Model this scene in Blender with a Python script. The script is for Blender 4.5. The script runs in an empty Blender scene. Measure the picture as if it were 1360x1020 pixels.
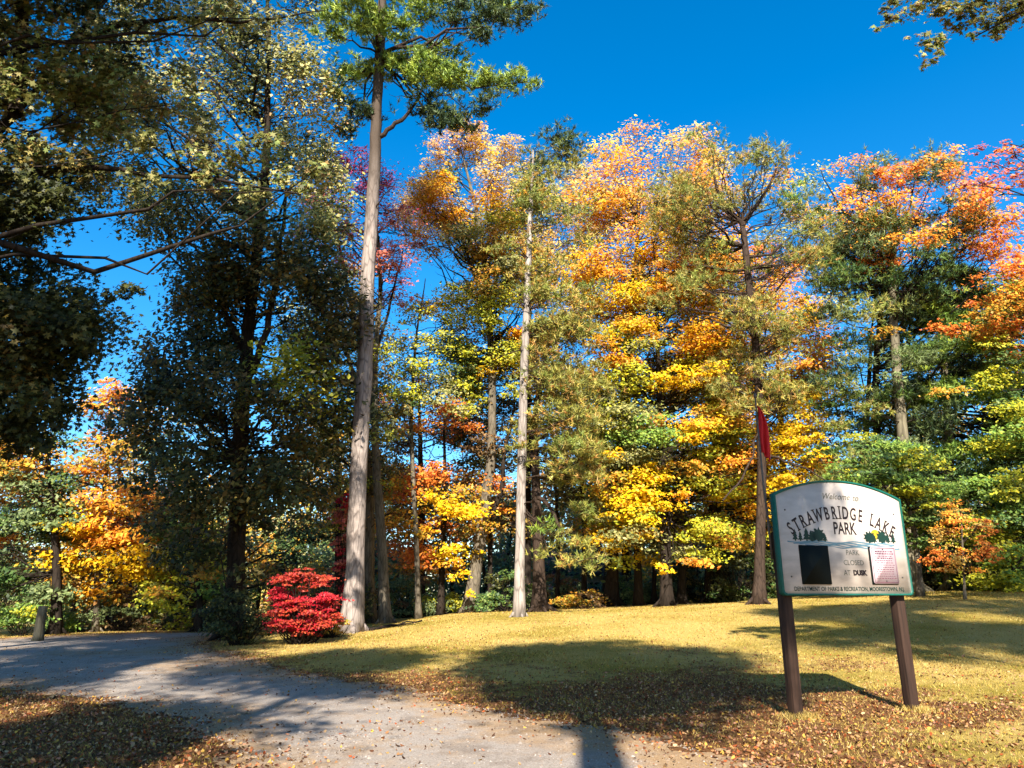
import bpy, math
import numpy as np
from mathutils import Vector

S = bpy.context.scene
COL = S.collection
R = math.radians

# ---------------------------------------------------------------- camera
EYE, F, PITCH = 1.6, 980.0, R(16.0)
cd = bpy.data.cameras.new("camera"); cam = bpy.data.objects.new("camera", cd); COL.objects.link(cam)
cd.sensor_width = 36.0; cd.lens = 36.0 * F / 1360.0
cd.clip_start = 0.1; cd.clip_end = 2000.0
cam.location = (0, 0, EYE); cam.rotation_euler = (R(90) + PITCH, 0, 0)
S.camera = cam

# ---------------------------------------------------------------- world, sun, exposure
SUN_EL, SUN_AZ = R(36.0), math.atan2(-0.05, -1.0)          # the sun stands behind the camera
w = bpy.data.worlds.new("World"); S.world = w; w.use_nodes = True
nt = w.node_tree; nt.nodes.clear()
sky = nt.nodes.new("ShaderNodeTexSky"); sky.sky_type = 'NISHITA'; sky.sun_disc = False
sky.sun_elevation = SUN_EL; sky.sun_rotation = SUN_AZ
sky.altitude = 300; sky.air_density = 1.0; sky.dust_density = 0.6; sky.ozone_density = 3.0
hsv = nt.nodes.new("ShaderNodeHueSaturation"); hsv.inputs['Saturation'].default_value = 1.42
hsv.inputs['Hue'].default_value = 0.497; hsv.inputs['Value'].default_value = 1.35
bg = nt.nodes.new("ShaderNodeBackground"); bg.inputs[1].default_value = 0.072
wo = nt.nodes.new("ShaderNodeOutputWorld")
nt.links.new(sky.outputs[0], hsv.inputs['Color']); nt.links.new(hsv.outputs[0], bg.inputs[0])
nt.links.new(bg.outputs[0], wo.inputs[0])
sl = bpy.data.lights.new("sun", 'SUN'); sl.energy = 5.0; sl.angle = R(0.55); sl.color = (1.0, 0.93, 0.82)
so = bpy.data.objects.new("sun", sl); COL.objects.link(so)
SUNV = Vector((math.sin(SUN_AZ) * math.cos(SUN_EL), math.cos(SUN_AZ) * math.cos(SUN_EL), math.sin(SUN_EL)))
so.rotation_euler = SUNV.to_track_quat('Z', 'Y').to_euler(); so.location = (0, -20, 40)
S.view_settings.view_transform = 'Standard'; S.view_settings.look = 'None'
S.view_settings.exposure = 1.52; S.view_settings.gamma = 1.0
try:
    S.cycles.max_bounces = 6; S.cycles.diffuse_bounces = 3; S.cycles.transmission_bounces = 3
    S.cycles.glossy_bounces = 2; S.cycles.transparent_max_bounces = 4
    S.render.use_persistent_data = False
except Exception:
    pass

# ---------------------------------------------------------------- geometry of the photograph's view
CP, SP = math.cos(PITCH), math.sin(PITCH)
def at(px, py, Y):
    u, v = px - 680.0, py - 510.0
    fw, up = F * CP + v * SP, F * SP - v * CP
    return np.array([u / fw * Y, Y, EYE + up / fw * Y])
def mpp(py, Y):                                            # metres per photo pixel at that row and distance
    return Y / (F * CP + (py - 510.0) * SP)
def sstep(a, b, x):
    t = np.clip((x - a) / (b - a), 0, 1); return t * t * (3 - 2 * t)
_hx = [-60, -25, -12, -5, -2, 2, 10, 17, 30, 80]
_hz = [-.1, 0.0, .12, .50, .85, .98, 1.28, 1.72, 1.9, 2.0]
def ground_z(x, y):
    x = np.asarray(x, float); y = np.asarray(y, float)
    h = np.interp(x, _hx, _hz) * sstep(11.5, 31, y)
    h = h - np.clip(y - 40, 0, 60) * 0.03
    return h + 0.03 * np.sin(x * .7 + 1.3) * np.sin(y * .45) * sstep(13, 18, y)
def gp(px, py):                                            # where the sight line meets the ground
    u, v = px - 680.0, py - 510.0
    fw, up = F * CP + v * SP, F * SP - v * CP
    h = 0.0
    for _ in range(25):
        Y = (EYE - h) * fw / max(-up, 1e-3); Y = min(Y, 60)
        h = .5 * h + .5 * float(ground_z(u / fw * Y, Y))
    return (u / fw * Y, Y)

# ---------------------------------------------------------------- helpers
ALB = .48                                                       # colours below are as they look in full sun; this turns them into reflectances
def srgb(r, g, b):
    return tuple(ALB * ((c / 255) / 12.92 if c / 255 <= .04045 else ((c / 255 + .055) / 1.055) ** 2.4) for c in (r, g, b))

def tag(o, label=None, cat=None, group=None, kind=None):
    if label: o['label'] = label
    if cat: o['category'] = cat
    if group: o['group'] = group
    if kind: o['kind'] = kind
    return o
def empty(name, loc=(0, 0, 0), rz=0, **k):
    o = bpy.data.objects.new(name, None); COL.objects.link(o); o.location = loc; o.rotation_euler = (0, 0, rz)
    o.empty_display_size = .2
    return tag(o, **k)

class MB:                                                  # collects polygons, builds ONE mesh object
    def __init__(s): s.v = []; s.sz = []; s.ix = []; s.c = []; s.n = 0
    def add(s, V, faces_ix, faces_sz, col=None):
        V = np.asarray(V, float).reshape(-1, 3)
        s.v.append(V); s.ix.append(np.asarray(faces_ix, np.int64).ravel() + s.n); s.sz.append(np.asarray(faces_sz, np.int64).ravel())
        if col is None: col = np.ones((len(V), 3))
        col = np.broadcast_to(np.asarray(col, float), (len(V), 3))
        s.c.append(col); s.n += len(V)
    def polys(s, V, K, col=None):                           # V: (N*K) verts, N polygons of K corners
        n = len(V) // K; s.add(V, np.arange(n * K), np.full(n, K), col)
    def tube(s, P, Rd, sides=8, col=None, cap=True, wob=0.0, rng=None):
        P = np.asarray(P, float); Rd = np.asarray(Rd, float); n = len(P)
        T = np.gradient(P, axis=0); T /= np.linalg.norm(T, axis=1)[:, None] + 1e-9
        ref = np.array([1., 0, 0]) if abs(T[0][0]) < .8 else np.array([0, 1., 0])
        A = np.cross(T, ref); A /= np.linalg.norm(A, axis=1)[:, None] + 1e-9
        B = np.cross(T, A)
        a = np.arange(sides) * 2 * math.pi / sides
        RR = np.repeat(Rd[:, None], sides, 1)
        if wob and rng is not None:
            RR = RR * (1 + wob * rng.standard_normal((1, sides)) + wob * .6 * rng.standard_normal((n, sides)))
        V = P[:, None, :] + RR[..., None] * (np.cos(a)[None, :, None] * A[:, None, :] + np.sin(a)[None, :, None] * B[:, None, :])
        V = V.reshape(-1, 3)
        i = np.arange(n - 1)[:, None] * sides; j = np.arange(sides)[None, :]; j2 = (j + 1) % sides
        q = np.stack([i + j, i + j2, i + sides + j2, i + sides + j], -1).reshape(-1)
        s.add(V, q, np.full((n - 1) * sides, 4), col)
        if cap:
            base = s.n - n * sides
            s.ix.append(np.arange(sides) + base + (n - 1) * sides); s.sz.append(np.array([sides]))
            s.ix.append(np.arange(sides)[::-1] + base); s.sz.append(np.array([sides]))
    def box(s, lo, hi, col=None, M=None):
        x0, y0, z0 = lo; x1, y1, z1 = hi
        V = np.array([[x0,y0,z0],[x1,y0,z0],[x1,y1,z0],[x0,y1,z0],[x0,y0,z1],[x1,y0,z1],[x1,y1,z1],[x0,y1,z1]], float)
        s.add(V, [0,3,2,1, 4,5,6,7, 0,1,5,4, 1,2,6,5, 2,3,7,6, 3,0,4,7], [4]*6, col)
    def build(s, name, mat, parent=None, smooth=False, loc=None):
        me = bpy.data.meshes.new(name)
        V = np.concatenate(s.v).astype(np.float32); ix = np.concatenate(s.ix).astype(np.int32); sz = np.concatenate(s.sz).astype(np.int32)
        me.vertices.add(len(V)); me.vertices.foreach_set("co", V.ravel())
        me.loops.add(len(ix)); me.loops.foreach_set("vertex_index", ix)
        me.polygons.add(len(sz)); st = np.concatenate([[0], np.cumsum(sz)[:-1]]).astype(np.int32)
        me.polygons.foreach_set("loop_start", st)
        try: me.polygons.foreach_set("loop_total", sz)
        except Exception: pass
        C = np.concatenate(s.c); C4 = np.ones((len(C), 4), np.float32); C4[:, :3] = C
        a = me.color_attributes.new("Col", 'FLOAT_COLOR', 'POINT'); a.data.foreach_set("color", C4.ravel())
        me.update(calc_edges=True)
        if smooth: me.polygons.foreach_set("use_smooth", np.ones(len(sz), bool))
        o = bpy.data.objects.new(name, me); COL.objects.link(o)
        if mat: me.materials.append(mat)
        if parent is not None: o.parent = parent
        if loc is not None: o.location = loc
        return o

# ---------------------------------------------------------------- materials
def newmat(name):
    m = bpy.data.materials.new(name); m.use_nodes = True; t = m.node_tree; t.nodes.clear()
    out = t.nodes.new("ShaderNodeOutputMaterial"); return m, t, out
def N(t, typ, **k):
    n = t.nodes.new(typ)
    for a, b in k.items(): setattr(n, a, b)
    return n
def noise(t, scale, detail=4, rough=.6, vec=None, stretch=None):
    n = N(t, "ShaderNodeTexNoise"); n.inputs['Scale'].default_value = scale
    n.inputs['Detail'].default_value = detail; n.inputs['Roughness'].default_value = rough
    g = N(t, "ShaderNodeTexCoord"); src = g.outputs['Object']
    if stretch:
        mp = N(t, "ShaderNodeMapping"); mp.inputs['Scale'].default_value = stretch
        t.links.new(src, mp.inputs[0]); src = mp.outputs[0]
    t.links.new(src, n.inputs['Vector']); return n.outputs['Fac']
def ramp(t, fac, stops):
    r = N(t, "ShaderNodeValToRGB"); e = r.color_ramp.elements
    while len(e) < len(stops): e.new(.5)
    for el, (p, c) in zip(e, stops): el.position = p; el.color = (*c, 1) if len(c) == 3 else c
    t.links.new(fac, r.inputs[0]); return r.outputs[0]
def mixc(t, fac, a, b, mode='MIX'):
    m = N(t, "ShaderNodeMix"); m.data_type = 'RGBA'; m.blend_type = mode
    for i, x in ((0, fac), (6, a), (7, b)):
        if hasattr(x, 'is_linked'): t.links.new(x, m.inputs[i])
        elif i == 0: m.inputs[i].default_value = x
        else: m.inputs[i].default_value = (*x, 1)
    return m.outputs[2]

def leaf_mat(name, trans=.3, rough=.5, spec=.35):
    m, t, out = newmat(name)
    a = N(t, "ShaderNodeAttribute"); a.attribute_name = "Col"
    p = N(t, "ShaderNodeBsdfPrincipled"); p.inputs['Roughness'].default_value = rough
    p.inputs['Specular IOR Level'].default_value = spec
    tr = N(t, "ShaderNodeBsdfTranslucent"); mx = N(t, "ShaderNodeMixShader"); mx.inputs[0].default_value = trans
    t.links.new(a.outputs[0], p.inputs['Base Color']); t.links.new(a.outputs[0], tr.inputs[0])
    t.links.new(p.outputs[0], mx.inputs[1]); t.links.new(tr.outputs[0], mx.inputs[2]); t.links.new(mx.outputs[0], out.inputs[0])
    return m
def bark_mat(name, dark, light, sc=9, contrast=.5, bump=.6, moss=None, top=None):
    m, t, out = newmat(name)
    p = N(t, "ShaderNodeBsdfPrincipled"); p.inputs['Roughness'].default_value = .9; p.inputs['Specular IOR Level'].default_value = .1
    n1 = noise(t, sc, 6, .7, stretch=(1, 1, .22)); n2 = noise(t, .9, 4, .6, stretch=(1, 1, .5))
    c = ramp(t, n1, [(.5 - contrast * .35, dark), (.5 + contrast * .2, light)])
    c = mixc(t, ramp(t, n2, [(.35, (0, 0, 0)), (.75, (1, 1, 1))]), c, tuple(x * .55 for x in light))
    if moss: c = mixc(t, ramp(t, noise(t, 2.2, 5, .7), [(.5, (0, 0, 0)), (.68, (.8, .8, .8))]), c, moss)
    # furrows: long dark cracks between bark plates
    vo = N(t, "ShaderNodeTexVoronoi"); vo.feature = 'DISTANCE_TO_EDGE'; vo.inputs['Scale'].default_value = sc * .9
    tc = N(t, "ShaderNodeTexCoord"); mp = N(t, "ShaderNodeMapping"); mp.inputs['Scale'].default_value = (1, 1, .2)
    t.links.new(tc.outputs['Object'], mp.inputs[0]); t.links.new(mp.outputs[0], vo.inputs['Vector'])
    c = mixc(t, ramp(t, vo.outputs['Distance'], [(.0, (.6, .6, .6)), (.1, (0, 0, 0))]), c, tuple(x * .6 for x in dark))
    if top:                                                   # crown shade painted into the bark higher on the stem, browner and darker
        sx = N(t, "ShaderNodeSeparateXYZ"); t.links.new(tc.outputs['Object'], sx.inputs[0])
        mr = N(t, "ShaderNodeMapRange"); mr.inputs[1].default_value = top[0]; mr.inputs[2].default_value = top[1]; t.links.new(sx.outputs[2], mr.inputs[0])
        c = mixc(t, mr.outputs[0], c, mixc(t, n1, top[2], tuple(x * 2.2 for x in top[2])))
    b = N(t, "ShaderNodeBump"); b.inputs['Strength'].default_value = bump; b.inputs['Distance'].default_value = .03
    t.links.new(n1, b.inputs['Height']); t.links.new(b.outputs[0], p.inputs['Normal'])
    t.links.new(c, p.inputs['Base Color']); t.links.new(p.outputs[0], out.inputs[0]); return m
def plain(name, col, rough=.6, var=.15, sc=12, bump=.1, spec=.3, stretch=None):
    m, t, out = newmat(name)
    p = N(t, "ShaderNodeBsdfPrincipled"); p.inputs['Roughness'].default_value = rough; p.inputs['Specular IOR Level'].default_value = spec
    n = noise(t, sc, 5, .65, stretch=stretch)
    c = ramp(t, n, [(.3, tuple(x * (1 - var) for x in col)), (.7, tuple(min(1, x * (1 + var)) for x in col))])
    b = N(t, "ShaderNodeBump"); b.inputs['Strength'].default_value = bump; b.inputs['Distance'].default_value = .01
    t.links.new(n, b.inputs['Height']); t.links.new(b.outputs[0], p.inputs['Normal'])
    t.links.new(c, p.inputs['Base Color']); t.links.new(p.outputs[0], out.inputs[0]); return m

M_LEAF = leaf_mat("leaf", .38, .5, .3)
M_NEEDLE = leaf_mat("needle", .15, .5, .3)
M_LITTER = leaf_mat("litter", .1, .7, .15)
BARK = dict(
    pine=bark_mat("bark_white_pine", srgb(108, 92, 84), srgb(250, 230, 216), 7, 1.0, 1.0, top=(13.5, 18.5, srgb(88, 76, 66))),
    white=bark_mat("bark_pale", srgb(112, 98, 88), srgb(246, 230, 216), 6, 1.2, 1.0),
    grey=bark_mat("bark_grey", srgb(72, 64, 54), srgb(176, 162, 140), 8, .9, .7, moss=srgb(110, 104, 82)),
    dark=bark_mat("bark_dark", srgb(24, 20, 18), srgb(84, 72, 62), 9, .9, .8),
    smooth=bark_mat("bark_smooth", srgb(92, 84, 68), srgb(188, 176, 146), 5, .9, .35),
    pitch=bark_mat("bark_pitch_pine", srgb(28, 22, 20), srgb(112, 92, 78), 10, .9, .9))

# ---------------------------------------------------------------- leaf palettes (display colours; dark and pale sets also paint shade and sun on crowns)
PAL = dict(
    oliv=[(140,142,80),(112,118,64),(172,166,98),(92,98,54),(192,182,114)],
    pale=[(202,192,120),(176,174,102),(220,202,136),(142,144,82),(200,160,112),(164,152,76)],
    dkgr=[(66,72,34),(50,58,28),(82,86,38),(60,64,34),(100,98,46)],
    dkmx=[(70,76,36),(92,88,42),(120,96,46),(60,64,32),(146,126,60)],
    och=[(228,184,84),(240,202,100),(212,160,70),(196,168,78),(242,208,124)],
    ochp=[(240,200,130),(236,182,130),(228,178,100),(246,212,136),(224,162,128)],
    oran=[(240,164,48),(232,142,40),(244,180,64),(214,126,44),(246,194,70)],
    orod=[(228,134,50),(216,114,44),(238,150,60),(206,102,44),(240,160,66)],
    yel=[(250,206,24),(240,190,20),(232,176,30),(248,220,50),(214,168,24)],
    yelg=[(190,186,44),(160,164,40),(214,200,50),(128,140,44),(176,170,60)],
    gold=[(240,176,34),(228,156,28),(248,192,40),(210,140,34)],
    mixo=[(214,168,56),(178,156,56),(228,160,46),(136,134,52),(200,136,48)],
    pit=[(164,158,76),(134,136,64),(194,172,84),(114,118,58),(184,140,76),(150,148,66)],
    pitg=[(134,144,66),(112,126,58),(156,156,72),(160,146,78)],
    grn=[(86,116,56),(70,98,50),(104,130,62),(58,82,46),(124,140,66)],
    brgr=[(134,160,66),(112,144,58),(156,176,76),(92,124,54)],
    wpin=[(156,176,66),(134,158,58),(178,192,78),(108,132,54),(92,116,56)],
    hem=[(72,92,56),(56,76,50),(90,108,60),(104,118,64),(50,66,46)],
    near=[(142,156,84),(112,130,64),(150,146,84),(122,122,62),(184,168,98),(98,102,52),(154,124,76),(136,136,66)],
    sal=[(226,136,104),(214,118,100),(232,158,120),(204,104,96)],
    mag=[(196,66,104),(178,54,96),(206,90,110),(188,84,120)],
    redd=[(196,30,46),(176,24,42),(206,42,52),(140,24,38),(190,56,48)],
    redo=[(190,70,46),(174,52,42),(200,92,52),(160,44,44)],
    brn=[(120,92,58),(98,76,50),(140,104,62),(150,120,74)],
    gryg=[(122,138,84),(104,120,74),(140,152,96),(90,106,66)],
    purp=[(96,66,70),(80,56,60),(110,80,78)],
    pinkr=[(206,112,96),(194,98,98),(216,128,96),(180,104,84)])
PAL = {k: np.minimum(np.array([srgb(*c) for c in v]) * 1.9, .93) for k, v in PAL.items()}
def leafcols(rng, pal, n, jit=.16):
    P = PAL[pal]; c = P[rng.integers(0, len(P), n)]
    return np.clip(c * (1 + jit * rng.standard_normal((n, 1))), .006, .95)

RHOMB = np.array([[-.5, 0], [0, .27], [.5, 0], [0, -.27]])
def _star():
    o = []
    for i, (a, r) in enumerate([(180, .5), (130, .22), (112, .50), (78, .24), (58, .58), (28, .3), (0, .66), (-28, .3), (-58, .58), (-78, .24), (-112, .50), (-130, .22)]):
        o.append((r * math.cos(R(a)), r * math.sin(R(a))))
    return np.array(o)
MAPLE = _star()
def frames(Nn, rng):
    Nn = Nn / (np.linalg.norm(Nn, axis=1)[:, None] + 1e-9)
    r = rng.standard_normal(Nn.shape); T = np.cross(Nn, r); T /= np.linalg.norm(T, axis=1)[:, None] + 1e-9
    return Nn, T, np.cross(Nn, T)
def add_leaves(mb, P, size, Nn, pal_cols, rng, shape=RHOMB, bend=.25):
    Nn, T, B = frames(Nn, rng)
    s = np.asarray(size)[:, None, None]
    V = P[:, None, :] + s * (shape[None, :, :1] * T[:, None, :] + shape[None, :, 1:] * B[:, None, :]) \
        - s * bend * (shape[None, :, 1:] ** 2 * 3.0) * Nn[:, None, :]
    K = len(shape); mb.polys(V.reshape(-1, 3), K, np.repeat(pal_cols, K, 0))
def clump_points(rng, c, r, n, flat=.3, subs=16):
    """points of a clump: sprays of leaves set toward the clump's outside, open space between them"""
    d = rng.standard_normal((subs, 3)); d /= np.linalg.norm(d, axis=1)[:, None]
    rad = rng.uniform(.25, 1.0, (subs, 1)) ** .6
    sc = c + d * rad * r
    k = rng.integers(0, subs, n)
    sg = np.array([.27, .27, .27 * flat]) * np.array([r[0], r[1], (r[0] + r[2]) * .5])
    wv = rng.uniform(.45, 1.55, (subs, 1))                          # tight sprays and loose ones
    P = sc[k] + rng.standard_normal((n, 3)) * sg * wv[k]
    P[:, 2] -= .22 * np.maximum(0, np.hypot(*(P[:, :2] - sc[k][:, :2]).T) - .1)   # spray ends droop
    return P, (P - c) / np.linalg.norm(P - c, axis=1)[:, None]
DENS, KK = 1.75, 2.1                                           # leaves per clump, clumps per crown
SV = np.array(SUNV)
def leaf_clump(mb, rng, c, r, pal, s=.17, cover=2.3, flat=.35, shape=RHOMB, up=.8):
    r = np.asarray(r, float); cover = cover * DENS; s = s * .84
    n = int(cover * math.pi * r[0] * max(r[2], .5 * r[0]) / (.5 * s * s)) + 6
    P, o = clump_points(rng, c, r, n, flat, subs=max(8, int(16 * r[0])))
    Nn = rng.standard_normal((n, 3)) * .5 + o * .2 + np.array([0, 0, up * .45]) + SV * .95   # leaves turn to the light
    tone = 1 + .13 * rng.standard_normal()
    add_leaves(mb, P, s * rng.uniform(.5, 1.45, n), Nn, np.clip(leafcols(rng, pal, n) * tone, .005, .95), rng, shape)
def needle_clump(mb, rng, c, r, pal, s=.24, dens=.8, wd=.016, up=.75):
    r = np.asarray(r, float)
    nt_ = int(210 * dens * r[0] * max(r[2], .5 * r[0])) + 8
    P, o = clump_points(rng, c, r, nt_, .5, subs=max(8, int(14 * r[0])))
    ax = o * .7 + np.array([0, 0, up]) + rng.standard_normal((nt_, 3)) * .4
    ax /= np.linalg.norm(ax, axis=1)[:, None]
    K = 11
    axr = np.repeat(ax, K, 0); Pr = np.repeat(P, K, 0)
    d = axr * rng.uniform(.1, .9, (nt_ * K, 1)) + rng.standard_normal((nt_ * K, 3)) * .55
    d /= np.linalg.norm(d, axis=1)[:, None]
    ln = s * rng.uniform(.6, 1.15, (nt_ * K, 1))
    sd = np.cross(d, rng.standard_normal(d.shape)); sd /= np.linalg.norm(sd, axis=1)[:, None]
    b = Pr + axr * (rng.uniform(-.1, .3, (nt_ * K, 1)) * s)
    V = np.stack([b - sd * wd, b + sd * wd, b + d * ln], 1).reshape(-1, 3)
    cc = np.repeat(leafcols(rng, pal, nt_), K, 0) * (1 + .12 * rng.standard_normal((nt_ * K, 1)))
    mb.polys(V, 3, np.repeat(np.clip(cc, .005, .95), 3, 0))

def curve_pts(a, b, lift, n=6, rng=None, jit=.04):
    t = np.linspace(0, 1, n)[:, None]; L = np.linalg.norm(b - a)
    P = a * (1 - t) + b * t + np.array([0, 0, 1.]) * lift * L * np.sin(t * math.pi)
    if rng is not None: P[1:-1] += rng.standard_normal((n - 2, 3)) * jit * L
    return P

def tree(name, label, trunk, rad, clumps, bark='dark', kind='leaf', s=.17, cover=2.3, flat=.35, seed=1, shape=RHOMB,
         limb=1.0, twigs=4, cat='tree', group=None, zlimb=.25, bare=0, flare=1.7, extra_limbs=(), dens=1.0, up=.8, rise=.55, sides=12, wd=.016, limbbark=None, limbp=1.0):
    """trunk: world points from the ground up; rad: radius at the same points; clumps: (centre, radii, palette)"""
    rng = np.random.default_rng(seed)
    trunk = np.array(trunk, float); rad = np.array(rad, float)
    base = trunk[0].copy()
    root = empty(name, tuple(base), label=label, cat=cat, group=group)
    # resample the trunk smoothly
    tt = np.concatenate([[0], np.cumsum(np.linalg.norm(np.diff(trunk, axis=0), axis=1))])
    m = max(12, int(tt[-1] / .55)); ts = np.linspace(0, tt[-1], m)
    TP = np.stack([np.interp(ts, tt, trunk[:, i]) for i in range(3)], 1); TR = np.interp(ts, tt, rad)
    for _ in range(3): TP[1:-1] = (TP[:-2] + 2 * TP[1:-1] + TP[2:]) / 4
    TP[2:-1, :2] += np.cumsum(rng.standard_normal((m - 3, 2)) * .012, 0) * min(1, rad[0] * 3)
    TRf = TR * (1 + (flare - 1) * np.exp(-ts / (1.6 * rad[0] + .15)))
    TP0 = TP.copy(); TP0[0, 2] -= .15
    mb = MB(); mb.tube(TP0 - base, TRf, sides, wob=.06, rng=rng)
    if rad[0] > .14:                                        # root buttresses
        for k in range(5):
            a = k * 1.257 + rng.uniform(-.3, .3); L = rad[0] * flare * rng.uniform(1.1, 1.7)
            q = np.array([[math.cos(a) * rad[0] * .3, math.sin(a) * rad[0] * .3, rad[0] * 1.6], [math.cos(a) * L * .6, math.sin(a) * L * .6, rad[0] * .55], [math.cos(a) * L * 1.1, math.sin(a) * L * 1.1, -.06]])
            mb.tube(q, [rad[0] * .45, rad[0] * .36, rad[0] * .14], 6)
    mb.build('trunk', BARK[bark], root, smooth=True); mb = MB()
    ztop = TP[-1, 2]; z0 = base[2] + (ztop - base[2]) * zlimb
    order = list(range(len(clumps)))
    for i in order:
        c, r, pal = clumps[i]
        c = np.asarray(c, float)
        if limb <= 0: continue
        hd = math.hypot(c[0] - base[0], c[1] - base[1])
        zs = min(max(c[2] - rise * hd - .3, z0), ztop - .2)
        j = int(np.clip(np.searchsorted(TP[:, 2], zs), 1, m - 1)); st = TP[j]
        L = np.linalg.norm(c - st)
        if L < .4: continue
        main = rng.uniform() < .3 * min(1, limbp * 1.6)
        if not main and rng.uniform() > limbp: continue
        r0 = min(TR[j] * .5, ((.015 if main else .006) * L * limb + .012))
        P = curve_pts(st, c, -.07, 7, rng, .035)
        mb.tube(P - base, np.linspace(r0, .01, 7), 5, cap=False)
        for k in range(twigs):
            d = rng.standard_normal(3); d[2] = abs(d[2]) * .6; d /= np.linalg.norm(d)
            a = P[rng.integers(3, 7)]; e = a + d * np.array(r) * rng.uniform(.7, 1.15)
            mb.tube(curve_pts(a, e, .03, 4, rng, .05) - base, [.02, .015, .01, .006], 4, cap=False)
    for k in range(bare):                                   # bare dead side branches
        j = rng.integers(int(m * .2), int(m * .8)); a = rng.uniform(0, 6.28); L = rng.uniform(.6, 2.0)
        e = TP[j] + np.array([math.cos(a) * L, math.sin(a) * L, rng.uniform(-.2, .5) * L])
        mb.tube(curve_pts(TP[j], e, .05, 5, rng, .04) - base, np.linspace(.035, .008, 5), 4, cap=False)
    for P, ra in extra_limbs:
        P = np.array(P, float); k = len(P)
        t0 = np.linspace(0, k - 1, max(8, 3 * k)); Q = np.stack([np.interp(t0, np.arange(k), P[:, i]) for i in range(3)], 1)
        for _ in range(2): Q[1:-1] = (Q[:-2] + 2 * Q[1:-1] + Q[2:]) / 4
        Q[1:-1] += rng.standard_normal((len(Q) - 2, 3)) * .03
        mb.tube(Q - base, np.interp(t0, np.arange(k), ra), 8, cap=False, wob=.04, rng=rng)
    if mb.n: mb.build('limbs', BARK[limbbark or ('pitch' if bark in ('pine', 'white', 'pitch') else 'dark')], root, smooth=True)
    cb = MB()
    for c, r, pal in clumps:
        c = np.asarray(c, float) - base
        if kind == 'needle': needle_clump(cb, rng, c, r, pal, s, dens, up=up, wd=wd)
        else: leaf_clump(cb, rng, c, r, pal, s, cover, flat, shape, up)
    if clumps: cb.build('crown', M_NEEDLE if kind == 'needle' else M_LEAF, root)
    return root

def env(rng, Y, prof, pal, rc=1.2, k=1.5, zones=(), depth=.85, maxd=4.0, rz=.6, hole=(), Yoff=0.0):
    """clumps filling an outline given by rows (py, x_left, x_right) of a crown standing Y metres away"""
    prof = sorted(prof); ys = np.array([p[0] for p in prof], float); L = np.array([p[1] for p in prof], float); Rr = np.array([p[2] for p in prof], float)
    area = 0
    yy = np.linspace(ys[0], ys[-1], 40); wid = np.interp(yy, ys, Rr) - np.interp(yy, ys, L)
    wm = wid * mpp(yy, Y); area = np.trapezoid(wm, yy * mpp(yy, Y)) if hasattr(np, 'trapezoid') else np.trapz(wm, yy * mpp(yy, Y))
    n = int(KK * k * area / (math.pi * rc * rc * rz)) + 2
    pw = wid / wid.sum(); out = []
    for i in range(n):
        py = rng.choice(yy, p=pw) + rng.uniform(-.5, .5) * (yy[1] - yy[0])
        l, r_ = np.interp(py, ys, L), np.interp(py, ys, Rr); mid, hw = (l + r_) / 2, (r_ - l) / 2
        a = rng.uniform(-1, 1); a = np.sign(a) * abs(a) ** .8
        px = mid + a * hw
        if any((px - h[0]) ** 2 / h[2] ** 2 + (py - h[1]) ** 2 / h[3] ** 2 < 1 for h in hole): continue
        dm = min(hw * mpp(py, Y) * depth, maxd) * math.sqrt(max(0, 1 - a * a))
        d = rng.uniform(-1, 1); d = np.sign(d) * abs(d) ** .6 * dm
        c = at(px, py, Y) + np.array([0, d + Yoff, 0])
        rr = rc * rng.uniform(.65, 1.2)
        pl = pal
        for (zx, zy, zr, zp) in zones:
            if (px - zx) ** 2 + (py - zy) ** 2 < zr ** 2: pl = zp
        if isinstance(pl, (list, tuple)): pl = pl[rng.integers(0, len(pl))]
        out.append((c, (rr, rr, rr * rz), pl))
    return out
def cl(px, py, Y, rp, pal, rz=.6, dy=0):                      # one clump given by its place in view, rp in photo pixels
    r = rp * mpp(py, Y); return (at(px, py, Y) + np.array([0, dy, 0]), (r, r, r * rz), pal)
def stem(Y, pts):                                              # trunk points (px, py[, dy]); the first stands on the ground
    out = []
    for i, p in enumerate(pts):
        q = at(p[0], p[1], Y)
        if len(p) > 2: q = q + np.array([0, p[2], 0])
        if i == 0: q[2] = float(ground_z(q[0], q[1]))
        out.append(q)
    return out

# ================================================================ the ground
PATH_PX = [(1150, 1075), (1010, 1020), (907, 985), (780, 962), (660, 942), (540, 918), (420, 896), (320, 874), (265, 857), (275, 846), (310, 838), (200, 839), (110, 843), (0, 848), (-260, 856),
           (-300, 905), (-100, 914), (0, 916), (90, 928), (190, 948), (270, 978), (320, 1020), (360, 1090)]
PATH = np.array([gp(*p) for p in PATH_PX] + [(-1.2, 2.0), (-1.5, -8), (2.6, -8), (2.6, 2.0)])
def in_poly(x, y, P):
    x = np.asarray(x); y = np.asarray(y); ins = np.zeros(x.shape, bool); j = len(P) - 1
    for i in range(len(P)):
        c = ((P[i, 1] > y) != (P[j, 1] > y)) & (x < (P[j, 0] - P[i, 0]) * (y - P[i, 1]) / (P[j, 1] - P[i, 1] + 1e-12) + P[i, 0])
        ins ^= c; j = i
    return ins
def dist_poly(x, y, P):
    d = np.full(x.shape, 1e9)
    for i in range(len(P)):
        a, b = P[i - 1], P[i]; ab = b - a; t = np.clip(((x - a[0]) * ab[0] + (y - a[1]) * ab[1]) / (ab @ ab + 1e-12), 0, 1)
        d = np.minimum(d, np.hypot(x - a[0] - t * ab[0], y - a[1] - t * ab[1]))
    return d
def sdf(x, y):
    d = dist_poly(x, y, PATH); return np.where(in_poly(x, y, PATH), -d, d)
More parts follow.
